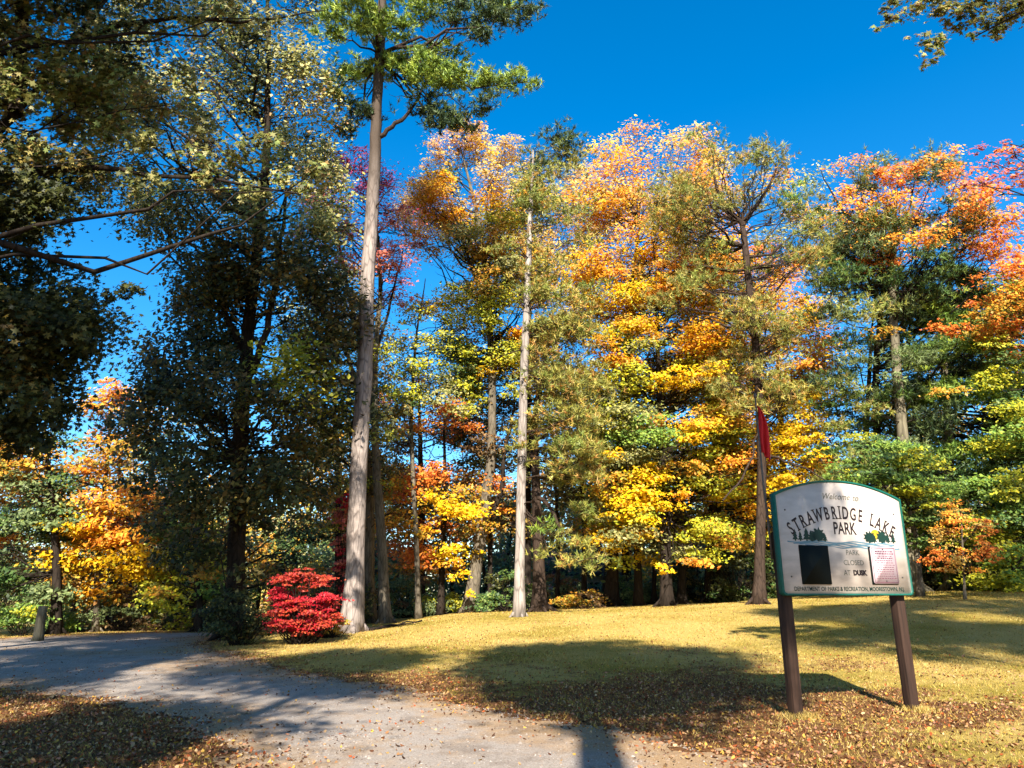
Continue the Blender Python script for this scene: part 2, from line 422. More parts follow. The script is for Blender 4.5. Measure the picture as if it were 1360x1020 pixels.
def vnoise(x, y, sc, seed=0):
    x = x / sc; y = y / sc; xi = np.floor(x).astype(int); yi = np.floor(y).astype(int); fx = x - xi; fy = y - yi
    def h(a, b):
        v = np.sin(a * 127.1 + b * 311.7 + seed * 74.7) * 43758.5453; return v - np.floor(v)
    fx = fx * fx * (3 - 2 * fx); fy = fy * fy * (3 - 2 * fy)
    return (h(xi, yi) * (1 - fx) + h(xi + 1, yi) * fx) * (1 - fy) + (h(xi, yi + 1) * (1 - fx) + h(xi + 1, yi + 1) * fx) * fy

def grid(xs, ys, zf, name, mat, colf=None, keep=None, kind='structure'):
    X, Yg = np.meshgrid(xs, ys); Z = zf(X, Yg); V = np.stack([X, Yg, Z], -1).reshape(-1, 3)
    nx, ny = len(xs), len(ys); i = np.arange(ny - 1)[:, None] * nx; j = np.arange(nx - 1)[None, :]
    q = np.stack([i + j, i + j + 1, i + nx + j + 1, i + nx + j], -1).reshape(-1, 4)
    if keep is not None:
        cx = .5 * (xs[1:] + xs[:-1]); cy = .5 * (ys[1:] + ys[:-1]); CX, CY = np.meshgrid(cx, cy)
        q = q[keep(CX, CY).ravel()]
        used = np.unique(q); remap = np.full(len(V), -1); remap[used] = np.arange(len(used)); V = V[used]; q = remap[q]
    mb = MB(); mb.add(V, q.ravel(), np.full(len(q), 4), colf(V[:, 0], V[:, 1]) if colf else None)
    o = mb.build(name, mat, smooth=True); tag(o, kind=kind); return o

def ground_material():
    m, t, out = newmat("lawn")
    p = N(t, "ShaderNodeBsdfPrincipled"); p.inputs['Roughness'].default_value = .95; p.inputs['Specular IOR Level'].default_value = .05
    at_ = N(t, "ShaderNodeAttribute"); at_.attribute_name = "Col"
    sep = N(t, "ShaderNodeSeparateColor"); t.links.new(at_.outputs[0], sep.inputs[0])
    fine = noise(t, 24, 8, .85); med = noise(t, 3.1, 5, .7); big = noise(t, .35, 4, .6)
    straw = ramp(t, fine, [(.3, srgb(190, 150, 74)), (.48, srgb(246, 208, 116)), (.7, srgb(255, 234, 160))])
    green = ramp(t, fine, [(.3, srgb(126, 112, 44)), (.52, srgb(204, 178, 80)), (.72, srgb(242, 212, 118))])
    c = mixc(t, ramp(t, big, [(.42, (0, 0, 0)), (.62, (1, 1, 1))]), straw, green)
    leafy = ramp(t, fine, [(.32, srgb(76, 50, 34)), (.5, srgb(160, 112, 72)), (.68, srgb(214, 164, 110))])
    mk = N(t, "ShaderNodeMath", operation='ADD'); t.links.new(med, mk.inputs[0]); t.links.new(sep.outputs[0], mk.inputs[1])
    c = mixc(t, ramp(t, mk.outputs[0], [(.78, (0, 0, 0)), (1.05, (1, 1, 1))]), c, leafy)
    b = N(t, "ShaderNodeBump"); b.inputs['Strength'].default_value = .8; b.inputs['Distance'].default_value = .04
    t.links.new(fine, b.inputs['Height']); t.links.new(b.outputs[0], p.inputs['Normal'])
    t.links.new(c, p.inputs['Base Color']); t.links.new(p.outputs[0], out.inputs[0]); return m
def litter_amount(x, y):                                      # where fallen leaves gather: along the path, under the near trees
    d = sdf(x, y)
    a = .55 * np.exp(-np.clip(d, 0, 99) / 1.1) + .34 * sstep(18, 8.5, y) * sstep(-1, 4, x) + .8 * sstep(-2.5, -4, x) * sstep(16, 11, y)
    a = a + .42 * np.exp(-((x - 1.5) / 4.0) ** 2 - ((y - 13.5) / 4.5) ** 2) + .25 * sstep(2, 5, x) * sstep(22, 14, y) * (vnoise(x, y * 2.2, 1.4, 31) > .5)
    a = a + (.55 * (vnoise(x, y, 1.9, 5) - .5) + .3 * (vnoise(x, y, .6, 6) - .5)) * (.35 + .65 * sstep(24, 12, y)) + .22 * (vnoise(x * .6, y * 1.6, 3.1, 51) - .5)
    return np.clip(a, 0, 1)
M_LAWN = ground_material()
def gcol(x, y):
    a = litter_amount(x, y); return np.stack([a, a * 0, a * 0], -1)
xs = np.concatenate([np.linspace(-420, -45, 26)[:-1], np.arange(-45, 45, .3), np.linspace(45, 420, 26)])
ys = np.concatenate([np.linspace(-160, -12, 14)[:-1], np.arange(-12, 62, .3), np.linspace(62, 600, 34)])
grid(xs, ys, ground_z, 'ground', M_LAWN, gcol)

def gravel_material():
    m, t, out = newmat("gravel")
    p = N(t, "ShaderNodeBsdfPrincipled"); p.inputs['Roughness'].default_value = .92; p.inputs['Specular IOR Level'].default_value = .12
    fine = noise(t, 60, 5, .8); med = noise(t, 2.2, 6, .65); big = noise(t, .45, 3, .5)
    vo = N(t, "ShaderNodeTexVoronoi"); vo.inputs['Scale'].default_value = 42; tc = N(t, "ShaderNodeTexCoord"); t.links.new(tc.outputs['Object'], vo.inputs['Vector'])
    g = ramp(t, fine, [(.3, srgb(150, 134, 122)), (.5, srgb(216, 200, 184)), (.68, srgb(250, 238, 224))])
    e = ramp(t, fine, [(.3, srgb(160, 120, 84)), (.5, srgb(224, 184, 138)), (.7, srgb(246, 216, 174))])
    at_ = N(t, "ShaderNodeAttribute"); at_.attribute_name = "Col"
    sep = N(t, "ShaderNodeSeparateColor"); t.links.new(at_.outputs[0], sep.inputs[0])
    mk = N(t, "ShaderNodeMath", operation='ADD'); t.links.new(med, mk.inputs[0]); t.links.new(sep.outputs[0], mk.inputs[1])
    c = mixc(t, ramp(t, mk.outputs[0], [(.55, (0, 0, 0)), (.95, (1, 1, 1))]), g, e)
    c = mixc(t, ramp(t, noise(t, 1.1, 8, .75, stretch=(1, .7, 1)), [(.5, (0, 0, 0)), (.66, (.55, .55, .55))]), c, srgb(140, 118, 98))   # damp and trodden stains
    st = ramp(t, vo.outputs['Distance'], [(.0, (.72, .72, .72)), (.5, (1, 1, 1))])
    c = mixc(t, .7, c, st, 'MULTIPLY')
    b = N(t, "ShaderNodeBump"); b.inputs['Strength'].default_value = .7; b.inputs['Distance'].default_value = .02
    t.links.new(fine, b.inputs['Height']); t.links.new(b.outputs[0], p.inputs['Normal'])
    t.links.new(c, p.inputs['Base Color']); t.links.new(p.outputs[0], out.inputs[0]); return m
def pathkeep(x, y):
    d = sdf(x, y); return d + .7 * (vnoise(x, y, .9, 2) - .5) + .7 * (vnoise(x, y, .25, 9) - .5) < 0
def pcol(x, y):
    d = -sdf(x, y); a = .6 * np.exp(-np.clip(d, 0, 9) / 1.0) + .45 * (vnoise(x, y, 2.4, 3) - .45) + .25 * (vnoise(x, y, .8, 33) - .5); return np.stack([a, a * 0, a * 0], -1)
grid(np.arange(-27, 7, .07), np.arange(-8, 33, .07), lambda x, y: ground_z(x, y) + .006 - .02 * sstep(-.12, .25, sdf(x, y)) * 0, 'path', gravel_material(), pcol, pathkeep)

rg = np.random.default_rng(77)
def scatter(n, x0, x1, y0, y1, prob):
    x = rg.uniform(x0, x1, n); y = y0 + (y1 - y0) * rg.uniform(0, 1, n) ** 1.25
    k = (np.abs(x) < y * .74 + 1.2) & (rg.uniform(0, 1, n) < prob(x, y)); return x[k], y[k]
# short grass
gx, gy = scatter(900000, -26, 26, 7.3, 36, lambda x, y: np.where(sdf(x, y) + .5 * (vnoise(x, y, .9, 2) - .5) > .05, (1 - .55 * litter_amount(x, y)) * (.3 + .7 * vnoise(x, y, .5, 4)), 0.0) * np.clip(1.5 - y / 26, .12, 1))
for fx_, fy_ in ((3.93, 10.87), (5.83, 11.50), (-.0, 8.6)):
    if fy_ > 9: gx = np.concatenate([gx, fx_ + rg.normal(0, .13, 500)]); gy = np.concatenate([gy, fy_ - .02 + rg.normal(0, .11, 500)])
n = len(gx); B0 = np.stack([gx, gy, ground_z(gx, gy) - .004], -1)
tuft_ = np.zeros(n); tuft_[-1000:] = 1.6
a = rg.uniform(0, 6.283, n); hgt = (1 + tuft_) * rg.uniform(.012, .042, n) * (1 + 1.3 * np.clip((vnoise(gx, gy, .5, 8) - .6) * 3, 0, 1) * vnoise(gx, gy, 3.7, 18)); wdt = .0022 + .0004 * gy
D = np.stack([np.cos(a), np.sin(a), 0 * a], -1) * wdt[:, None]; lean = rg.standard_normal((n, 3)) * .55; lean[:, 2] = 1
V = np.stack([B0 - D, B0 + D, B0 + lean * hgt[:, None]], 1).reshape(-1, 3)
g1 = np.array([srgb(244, 204, 108), srgb(255, 228, 140), srgb(208, 166, 82), srgb(248, 210, 118)]); g2 = np.array([srgb(188, 166, 66), srgb(150, 142, 52), srgb(216, 188, 86), srgb(236, 206, 104)])
gm = (vnoise(gx, gy, 3.0, 12) * .6 + vnoise(gx, gy, 1.0, 13) * .4 + rg.normal(0, .15, n)) > .58
gc = np.where(gm[:, None], g2[rg.integers(0, 4, n)], g1[rg.integers(0, 4, n)])
mb = MB(); mb.polys(V, 3, np.repeat(gc, 3, 0)); tag(mb.build('grass', M_LITTER), 'short straw coloured autumn grass over the lawn', 'grass', kind='stuff')
# fallen leaves
lx, ly = scatter(620000, -26, 26, 7.3, 36, lambda x, y: np.where(sdf(x, y) > 0, .04 + .75 * litter_amount(x, y) ** 1.2, .012 + .05 * (vnoise(x, y, 1.3, 41) > .7) + .6 * np.exp(sdf(x, y) / .35)) * np.clip(1.4 - y / 30, .15, 1))
n = len(lx); P = np.stack([lx, ly, ground_z(lx, ly) + rg.uniform(.008, .03, n)], -1)
LP = np.array([srgb(*c) for c in [(150, 98, 62), (176, 120, 76), (120, 76, 50), (206, 152, 100), (222, 182, 132), (186, 96, 52), (96, 66, 48), (226, 176, 80), (196, 140, 110)]])
Nn = rg.standard_normal((n, 3)) * .7; Nn[:, 2] = 1
mb = MB(); add_leaves(mb, P, rg.uniform(.02, .06, n), Nn, LP[rg.integers(0, len(LP), n)] * rg.uniform(.8, 1.6, (n, 1)), rg, np.array([[-.5, 0], [-.15, .3], [.3, .28], [.5, 0], [.2, -.3], [-.2, -.26]]), .5)
tag(mb.build('fallen_leaves', M_LITTER), 'brown and tan fallen leaves scattered on the grass and path edges', 'fallen leaves', kind='stuff')

sx_, sy_ = scatter(120000, -14, 6, 7.3, 24, lambda x, y: np.where(sdf(x, y) < -.1, .25 + .75 * (vnoise(x, y, .7, 61) > .6), 0))
n = len(sx_); sz_ = rg.uniform(.006, .017, n) * (1 + 1.2 * (rg.uniform(0, 1, n) > .985))
OC = np.array([[1, 0, 0], [0, 1, 0], [-1, 0, 0], [0, -1, 0], [0, 0, .7]]); ang = rg.uniform(0, 6.28, n); ca, sa = np.cos(ang), np.sin(ang)
Q = OC[None] * rg.uniform(.6, 1.3, (n, 5, 1)) * sz_[:, None, None]; Q = np.stack([Q[..., 0] * ca[:, None] - Q[..., 1] * sa[:, None], Q[..., 0] * sa[:, None] + Q[..., 1] * ca[:, None], Q[..., 2]], -1)
Q += np.stack([sx_, sy_, ground_z(sx_, sy_) + .004], -1)[:, None, :]
fi = (np.arange(n)[:, None] * 5 + np.array([0, 1, 4, 1, 2, 4, 2, 3, 4, 3, 0, 4])[None]).ravel()
ST = np.array([srgb(*c) for c in [(214, 198, 182), (180, 162, 146), (240, 228, 214), (150, 132, 118), (222, 190, 156)]])
mb = MB(); mb.add(Q.reshape(-1, 3), fi, np.full(n * 4, 3), np.repeat(ST[rg.integers(0, 5, n)], 5, 0)); tag(mb.build('gravel_stones', M_LITTER), 'small pale stones loose on the gravel path', 'gravel', kind='stuff')
# ================================================================ the trees
r_ = np.random.default_rng
# tall white pine
Y = 26
T = stem(Y, [(466, 842), (471, 760), (478, 600), (484, 480), (490, 350), (498, 220), (504, 110), (508, 0), (512, -160)])
pc = [cl(*a) for a in [
    (452, 100, Y, 24, 'wpin'), (442, 62, Y, 20, 'wpin', .6, -1), (470, 70, Y, 22, 'wpin', .6, 1), (500, 60, Y, 26, 'wpin', .6, -1), (480, 24, Y, 28, 'wpin'), (528, 36, Y, 26, 'wpin'), (508, 90, Y, 22, 'wpin'),
    (495, 75, Y, 26, 'wpin', .5, -2.6), (520, 50, Y, 28, 'wpin', .5, -3.0), (480, 40, Y, 28, 'wpin', .5, -3.0), (505, 20, Y, 28, 'wpin', .5, -3.4),
    (470, 130, Y, 24, 'hem', .45, 1), (452, 152, Y, 16, 'hem', .45, 1), (484, 150, Y, 14, 'hem', .4), (440, 120, Y, 16, 'wpin'),
    (545, 100, Y, 26, 'wpin', .6, -1), (572, 118, Y, 28, 'wpin', .6, -1), (600, 108, Y, 26, 'wpin'), (628, 112, Y, 26, 'wpin', .55, -.5), (655, 108, Y, 24, 'wpin', .5), (684, 104, Y, 20, 'wpin', .45), (703, 110, Y, 12, 'wpin', .4),
    (562, 140, Y, 24, 'hem', .5), (590, 150, Y, 26, 'hem', .5), (616, 150, Y, 22, 'hem', .45, .6), (640, 140, Y, 18, 'hem', .45), (580, 168, Y, 16, 'hem', .4),  # darker set paints the shaded undersides of the boughs
    (560, 70, Y, 24, 'wpin', .6, 1), (588, 50, Y, 26, 'wpin', .6, 1), (592, 78, Y, 20, 'hem', .5, 1), (620, 22, Y, 26, 'hem', .5), (650, 30, Y, 26, 'hem', .45), (640, 48, Y, 16, 'hem', .45), (680, 12, Y, 26, 'hem', .45), (706, 6, Y, 18, 'hem', .4), (660, 0, Y, 26, 'wpin', .5), (600, 0, Y, 28, 'wpin'),
    (560, 10, Y, 30, 'wpin'), (440, 14, Y, 22, 'wpin'), (455, -20, Y, 28, 'wpin'), (520, -30, Y, 34, 'wpin'), (540, -50, Y, 32, 'wpin'), (470, -50, Y, 30, 'wpin'), (500, -90, Y, 34, 'wpin'), (450, -90, Y, 28, 'wpin'), (525, -120, Y, 30, 'wpin'), (510, -165, Y, 28, 'wpin')]]
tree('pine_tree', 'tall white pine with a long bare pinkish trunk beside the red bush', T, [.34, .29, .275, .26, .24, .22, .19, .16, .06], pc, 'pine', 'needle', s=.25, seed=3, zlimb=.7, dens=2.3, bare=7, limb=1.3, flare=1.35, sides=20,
     extra_limbs=[([at(503, 182, Y), at(525, 165, Y), at(545, 148, Y), at(560, 120, Y)], [.11, .09, .07, .04]), ([at(484, 472, Y), at(462, 452, Y), at(440, 425, Y), at(405, 392, Y)], [.09, .07, .06, .03]), ([at(483, 488, Y), at(468, 482, Y), at(450, 478, Y)], [.05, .04, .02])], wd=.02, up=.9)

# the big dark oak left of it
Y = 26
T = stem(Y, [(311, 832), (314, 700), (320, 560), (330, 430), (342, 320), (352, 200), (356, 60), (350, -60)])
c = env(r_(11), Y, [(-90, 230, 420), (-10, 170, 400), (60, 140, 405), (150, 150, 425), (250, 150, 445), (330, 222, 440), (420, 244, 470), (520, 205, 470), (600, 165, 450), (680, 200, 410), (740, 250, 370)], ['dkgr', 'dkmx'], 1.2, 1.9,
        zones=[(300, 130, 180, ['oliv', 'near', 'dkmx']), (380, 230, 110, ['near', 'oliv', 'pale']), (390, 60, 60, ['oliv', 'dkgr']), (410, 480, 60, ['dkmx', 'yelg'])], hole=[(180, 380, 50, 55), (150, 600, 40, 50), (260, 590, 16, 14), (225, 660, 14, 12), (440, 640, 22, 50), (400, 720, 50, 30), (205, 620, 18, 18), (370, 470, 14, 14), (250, 470, 14, 12), (150, 520, 30, 30)], maxd=5, rz=.9)  # pale zones paint the sunlit top, dark palettes the shaded lower crown
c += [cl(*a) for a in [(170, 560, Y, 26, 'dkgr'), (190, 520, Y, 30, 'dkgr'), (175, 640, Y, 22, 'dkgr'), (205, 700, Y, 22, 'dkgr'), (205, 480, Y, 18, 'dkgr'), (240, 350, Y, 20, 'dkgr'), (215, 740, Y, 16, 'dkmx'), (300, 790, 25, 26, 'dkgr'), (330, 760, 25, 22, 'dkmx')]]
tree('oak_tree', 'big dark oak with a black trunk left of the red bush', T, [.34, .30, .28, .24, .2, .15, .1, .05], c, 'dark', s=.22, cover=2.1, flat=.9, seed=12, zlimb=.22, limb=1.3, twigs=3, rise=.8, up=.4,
     extra_limbs=[([at(322, 520, Y), at(345, 470, Y - 1), at(362, 400, Y - 1), at(372, 330, Y - 1), at(380, 250, Y - 1)], [.16, .13, .11, .08, .05]), ([at(324, 470, Y), at(300, 420, Y), at(280, 360, Y), at(262, 300, Y)], [.14, .11, .08, .05])])

# near tree reaching in from the left edge
Y = 14
base = np.array([-12.6, 11.5, 0.0]); 
T = [base, base + [0.1, .2, 4], base + [.4, .5, 9], base + [.6, .7, 14], base + [.6, .8, 20], base + [.5, .8, 26]]
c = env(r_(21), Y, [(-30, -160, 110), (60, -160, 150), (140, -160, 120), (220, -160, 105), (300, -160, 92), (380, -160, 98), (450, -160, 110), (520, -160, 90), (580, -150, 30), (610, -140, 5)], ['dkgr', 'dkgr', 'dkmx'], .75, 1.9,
        zones=[(60, 130, 95, ['near']), (0, 60, 70, ['near', 'oliv'])], maxd=2.2, rz=.6, hole=[(135, 320, 26, 50)])  # dark palettes paint shade, the paler zones leaves in sun
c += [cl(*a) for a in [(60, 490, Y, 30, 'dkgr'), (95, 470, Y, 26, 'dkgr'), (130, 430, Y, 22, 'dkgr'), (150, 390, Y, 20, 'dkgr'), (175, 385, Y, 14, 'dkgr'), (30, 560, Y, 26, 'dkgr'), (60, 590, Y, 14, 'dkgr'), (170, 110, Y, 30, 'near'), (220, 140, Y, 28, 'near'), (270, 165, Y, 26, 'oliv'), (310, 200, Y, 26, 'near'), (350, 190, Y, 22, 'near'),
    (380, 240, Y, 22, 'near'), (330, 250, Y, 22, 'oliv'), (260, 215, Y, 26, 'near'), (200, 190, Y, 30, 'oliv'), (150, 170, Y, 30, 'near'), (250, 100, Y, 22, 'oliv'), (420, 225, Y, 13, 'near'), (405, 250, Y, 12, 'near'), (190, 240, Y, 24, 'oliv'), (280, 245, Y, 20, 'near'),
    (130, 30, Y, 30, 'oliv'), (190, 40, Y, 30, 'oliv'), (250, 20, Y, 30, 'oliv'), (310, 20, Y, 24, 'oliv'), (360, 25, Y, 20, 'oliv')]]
for k in range(46):                                            # high crown above the frame, with unseen clumps added to shade the oak
    if k % 3 == 0: q = r_(330 + k).uniform(-1, 1, 3); c.append((np.array([-8.6, 7.5, 20.5]) + q * np.array([1.6, 2.2, 4.0]), (1.4, 1.4, .9), 'dkgr'))
    q = r_(300 + k).uniform(-1, 1, 3); c.append((base + np.array([-.2 + q[0] * 4.3, .5 + q[1] * 4.6, 19.8 + q[2] * 5.8]), (1.5, 1.5, 1.0), 'dkgr'))
tree('maple_tree', 'near maple reaching in from the left edge with hanging leaves coloured dark for shade and pale for sun', T, [.42, .36, .32, .27, .18, .06], c, 'grey', s=.14, cover=2.5, flat=.9, up=.4, seed=22, shape=MAPLE, zlimb=.25, limb=.7, twigs=2, rise=.35, limbp=.3,
     extra_limbs=[([at(-160, 260, 13), at(0, 232, 13.5), at(120, 222, 14), at(260, 235, 14), at(400, 258, 14)], [.12, .08, .06, .04, .015]), ([at(-120, 260, 13), at(10, 170, 13.5), at(60, 100, 14), at(110, 40, 14), at(150, -10, 14)], [.13, .09, .07, .06, .03]),
                  ([at(90, 60, 14), at(140, 38, 14), at(230, 22, 14), at(330, 32, 14), at(430, 14, 14)], [.07, .06, .045, .03, .01]), ([at(20, 150, 13), at(28, 60, 13.2), at(36, -30, 13.2)], [.15, .14, .12])])

# left background
Y = 34
tree('maple_tree', 'golden maple with bright sprays glowing behind the dark oak at the left', stem(Y, [(128, 836), (130, 740), (140, 640), (150, 520)]), [.15, .12, .1, .04],
     env(r_(31), Y, [(505, 140, 180), (540, 115, 175), (600, 70, 165), (640, 75, 175), (700, 85, 205), (760, 85, 195), (785, 110, 165)], ['oran', 'gold', 'mixo'], 1.1, 1.3, zones=[(110, 740, 60, ['yel', 'gold']), (170, 755, 30, ['yel'])], rz=.45, maxd=3), 'grey', s=.24, seed=32, up=1.0)
tree('maple_tree', 'grey green leafy tree standing at the left edge beyond the road', stem(32, [(75, 838), (76, 760), (70, 680), (60, 590)]), [.2, .17, .13, .05],
     env(r_(33), 32, [(560, 30, 85), (610, 0, 90), (680, -30, 85), (750, -50, 80), (800, -50, 70)], ['gryg', 'grn'], 1.1, 1.5, zones=[(20, 600, 40, ['mixo'])], rz=.6, maxd=3), 'dark', s=.22, seed=34)
tree('maple_tree', 'orange brown tree cut by the left edge of the view', stem(38, [(-60, 836), (-55, 740), (-40, 600)]), [.2, .16, .05],
     env(r_(35), 38, [(590, -80, 50), (640, -110, 60), (700, -110, 40), (760, -100, 20)], ['oran', 'mixo', 'orod'], 1.3, 1.5, rz=.6, maxd=3), 'grey', s=.24, seed=36)
tree('small_tree', 'small yellow green tree with lime leaves between oak trunk and golden maple', stem(34, [(266, 834), (262, 780), (255, 720)]), [.22, .14, .05],
     env(r_(37), 34, [(680, 225, 260), (710, 205, 300), (760, 195, 305), (800, 215, 300)], ['yelg', 'mixo'], .8, 1.4, zones=[(240, 705, 22, ['brgr']), (292, 720, 18, ['yelg']), (290, 790, 22, ['brgr'])], rz=.5, maxd=2), 'dark', s=.22, seed=38)
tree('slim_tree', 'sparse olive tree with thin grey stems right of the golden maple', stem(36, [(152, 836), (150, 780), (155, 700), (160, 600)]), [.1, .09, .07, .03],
     env(r_(39), 36, [(620, 150, 210), (690, 140, 220), (770, 150, 225), (815, 160, 220)], ['brn', 'gryg', 'purp'], .9, 1.2, rz=.6, maxd=3), 'grey', s=.18, cover=1.4, seed=40, bare=4)

# red bush
def bush(name, label, px, py, Y, clumps, s=.12, cover=2.2, seed=1, group=None, shape=RHOMB, cat='bush', flat=.35, up=.8):
    rng = r_(seed); b = at(px, py, Y); b[2] = float(ground_z(b[0], b[1]))
    root = empty(name, tuple(b), label=label, cat=cat, group=group); mb = MB(); cb = MB()
    for c, r, pal in clumps:
        e = np.asarray(c) - b
        for k in range(3):
            e2 = e + rng.standard_normal(3) * np.array(r) * .5
            a0 = np.array([rng.uniform(-.12, .12), rng.uniform(-.12, .12), -.05])
            mb.tube(curve_pts(a0, e2, -.1, 5, rng, .05), np.linspace(.022, .006, 5), 4, cap=False)
        leaf_clump(cb, rng, e, r, pal, s, cover, flat, shape, up)
    mb.build('stem', BARK['dark'], root); cb.build('foliage', M_LEAF, root); return root
Y = 22.5
c = env(r_(41), Y, [(760, 392, 422), (776, 368, 438), (798, 360, 441), (820, 362, 438), (838, 375, 432)], ['redd', 'redd', 'redo'], .40, 1.8, zones=[(405, 768, 26, ['redo']), (430, 775, 20, ['redo'])], maxd=1.0, rz=.4)
c += [cl(*a) for a in [(400, 766, Y, 18, 'redo', .5), (425, 770, Y, 18, 'redo', .5), (372, 828, Y, 16, 'redd', .4), (390, 836, Y, 14, 'redd', .3), (436, 800, Y, 14, 'redd', .8), (372, 790, Y, 16, 'redd', .5)]]
bush('japanese_maple', 'bright red spreading bush at the foot of the tall pine', 402, 846, Y, c, s=.1, seed=42, flat=.18, up=1.2)
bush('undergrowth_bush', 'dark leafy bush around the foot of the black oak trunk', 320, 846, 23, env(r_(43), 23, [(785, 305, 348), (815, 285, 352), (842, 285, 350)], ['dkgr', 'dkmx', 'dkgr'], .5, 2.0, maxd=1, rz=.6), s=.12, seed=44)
bush('undergrowth_bush', 'low dry yellowish shrub just right of the red bush', 440, 846, 24, env(r_(45), 24, [(822, 395, 448), (842, 385, 455)], ['mixo', 'brn'], .28, 1.8, maxd=.6, rz=.6), s=.1, seed=46)
bush('climbing_vine', 'red leaves of a vine showing left of the pine trunk', 462, 842, 27.5, env(r_(47), 27.5, [(660, 450, 462), (700, 444, 462), (750, 452, 462), (800, 455, 464)], ['pinkr', 'redd'], .3, 2.0, maxd=.3, rz=1), s=.13, seed=48, cat='vine')

# pinkish tree and grey trunks behind the pine
Y = 33
tree('maple_tree', 'thin crowned pink and salmon maple rising behind the tall pine', stem(Y, [(512, 824), (508, 720), (498, 600), (497, 480), (505, 390), (500, 300), (482, 230)]), [.25, .22, .19, .15, .11, .07, .03],
     env(r_(51), Y, [(205, 455, 500), (250, 430, 520), (290, 400, 550), (330, 390, 560), (390, 385, 545)], ['pinkr', 'sal', 'sal'], 1.0, 1.0, zones=[(480, 220, 38, ['mag']), (500, 260, 30, ['mag']), (545, 300, 34, ['sal', 'ochp']), (520, 340, 40, ['sal', 'och']), (430, 390, 45, ['och', 'mixo']), (415, 320, 30, ['sal', 'orod'])], rz=.55), 'grey', s=.16, cover=1.7, seed=52, limb=1.5, twigs=7, zlimb=.4, bare=4,
     extra_limbs=[([at(498, 560, Y), at(480, 470, Y), at(462, 380, Y), at(445, 300, Y), at(430, 260, Y)], [.12, .1, .08, .05, .02]), ([at(500, 470, Y), at(520, 400, Y), at(535, 330, Y)], [.08, .06, .03])])
tree('old_tree', 'grey vine covered trunk with olive leaves just behind the pine trunk', stem(34, [(492, 818), (490, 740), (492, 650), (480, 540), (455, 440)]), [.25, .23, .19, .12, .05],
     env(r_(53), 34, [(395, 385, 480), (450, 380, 530), (540, 390, 540), (620, 420, 520), (690, 440, 520)], ['oliv', 'mixo', 'dkmx', 'yelg'], 1.15, 1.2, rz=.5), 'grey', s=.17, cover=1.3, seed=54, bare=10, twigs=6)
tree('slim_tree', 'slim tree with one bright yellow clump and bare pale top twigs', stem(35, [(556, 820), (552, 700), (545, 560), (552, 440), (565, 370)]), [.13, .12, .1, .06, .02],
     env(r_(55), 35, [(395, 540, 605), (430, 530, 620), (480, 520, 625), (560, 520, 630)], ['oliv', 'grn', 'yelg'], 1.0, .9, zones=[(582, 415, 30, ['yel', 'yelg']), (550, 400, 20, ['och'])], rz=.5) + [cl(580, 410, 35, 24, 'yel'), cl(560, 405, 35, 16, 'yel'), cl(600, 425, 35, 14, 'yelg')], 'grey', s=.18, cover=1.4, seed=56, bare=12, twigs=5)
tree('maple_tree', 'rusty orange understorey maple with golden low sprays between the grey trunks', stem(37, [(585, 815), (588, 740), (592, 640), (590, 560)]), [.16, .14, .1, .04],
     env(r_(57), 37, [(520, 580, 620), (560, 530, 640), (620, 525, 660), (680, 520, 650), (730, 525, 640), (765, 560, 610)], ['orod', 'oran', 'mixo', 'brn'], 1.1, 1.3, zones=[(610, 675, 24, ['yel']), (580, 665, 16, ['yel']), (600, 750, 24, ['yel', 'gold'])], rz=.45, hole=[(565, 605, 18, 22)], maxd=3) +
     [cl(*a) for a in [(600, 668, 34, 16, 'yel', .4), (622, 680, 34, 16, 'yel', .4), (575, 660, 34, 12, 'yel', .5), (598, 745, 34, 16, 'gold', .5), (610, 765, 34, 14, 'yel', .6), (625, 788, 34, 8, 'yel', .8), (575, 700, 34, 14, 'gold', .5)]], 'dark', s=.2, cover=1.7, seed=58, up=1.0)

# the tall ochre maple and pale barked pine in the middle
Y = 36.5
tree('maple_tree', 'tall ochre maple with a leaning pale based trunk and whispy pale top', stem(Y, [(624, 818), (632, 760), (645, 680), (654, 600), (655, 500), (646, 400), (640, 320), (625, 250), (610, 190)]), [.31, .28, .27, .22, .19, .16, .12, .08, .03],
     env(r_(61), Y, [(178, 600, 625), (205, 580, 690), (240, 560, 715), (290, 550, 720), (340, 560, 720), (400, 590, 715), (470, 595, 710), (520, 610, 700)], ['och', 'mixo', 'gold', 'yelg'], 1.1, 1.9,
         zones=[(600, 195, 30, ['ochp', 'och']), (570, 290, 40, ['och', 'gold']), (650, 215, 40, ['och', 'yel']), (640, 400, 70, ['oliv', 'mixo', 'yelg']), (640, 470, 60, ['oliv', 'yelg'])], rz=.6, hole=[(580, 355, 22, 30)]) +
     [cl(*a) for a in [(665, 480, Y, 22, 'yel', .4), (640, 495, Y, 18, 'yel', .4), (690, 495, Y, 16, 'yel', .4), (565, 225, Y, 10, 'ochp', 1.2), (575, 250, Y, 10, 'ochp', 1), (605, 195, Y, 10, 'ochp', 1.4), (585, 205, Y, 9, 'ochp', 1.3), (555, 320, Y, 16, 'sal')]], 'grey', s=.17, cover=2.3, seed=62, zlimb=.5, twigs=4, limb=1.3, rise=1.2,
     extra_limbs=[([at(646, 690, Y), at(660, 672, Y), at(668, 640, Y), at(668, 600, Y), at(680, 560, Y), at(684, 520, Y)], [.16, .13, .11, .1, .07, .03]), ([at(650, 420, Y), at(632, 370, Y), at(612, 310, Y), at(592, 260, Y)], [.12, .09, .06, .02]), ([at(648, 430, Y), at(660, 370, Y), at(672, 300, Y), at(680, 240, Y)], [.1, .08, .05, .02])])
Y = 28
pz = ['pit', 'pitg']
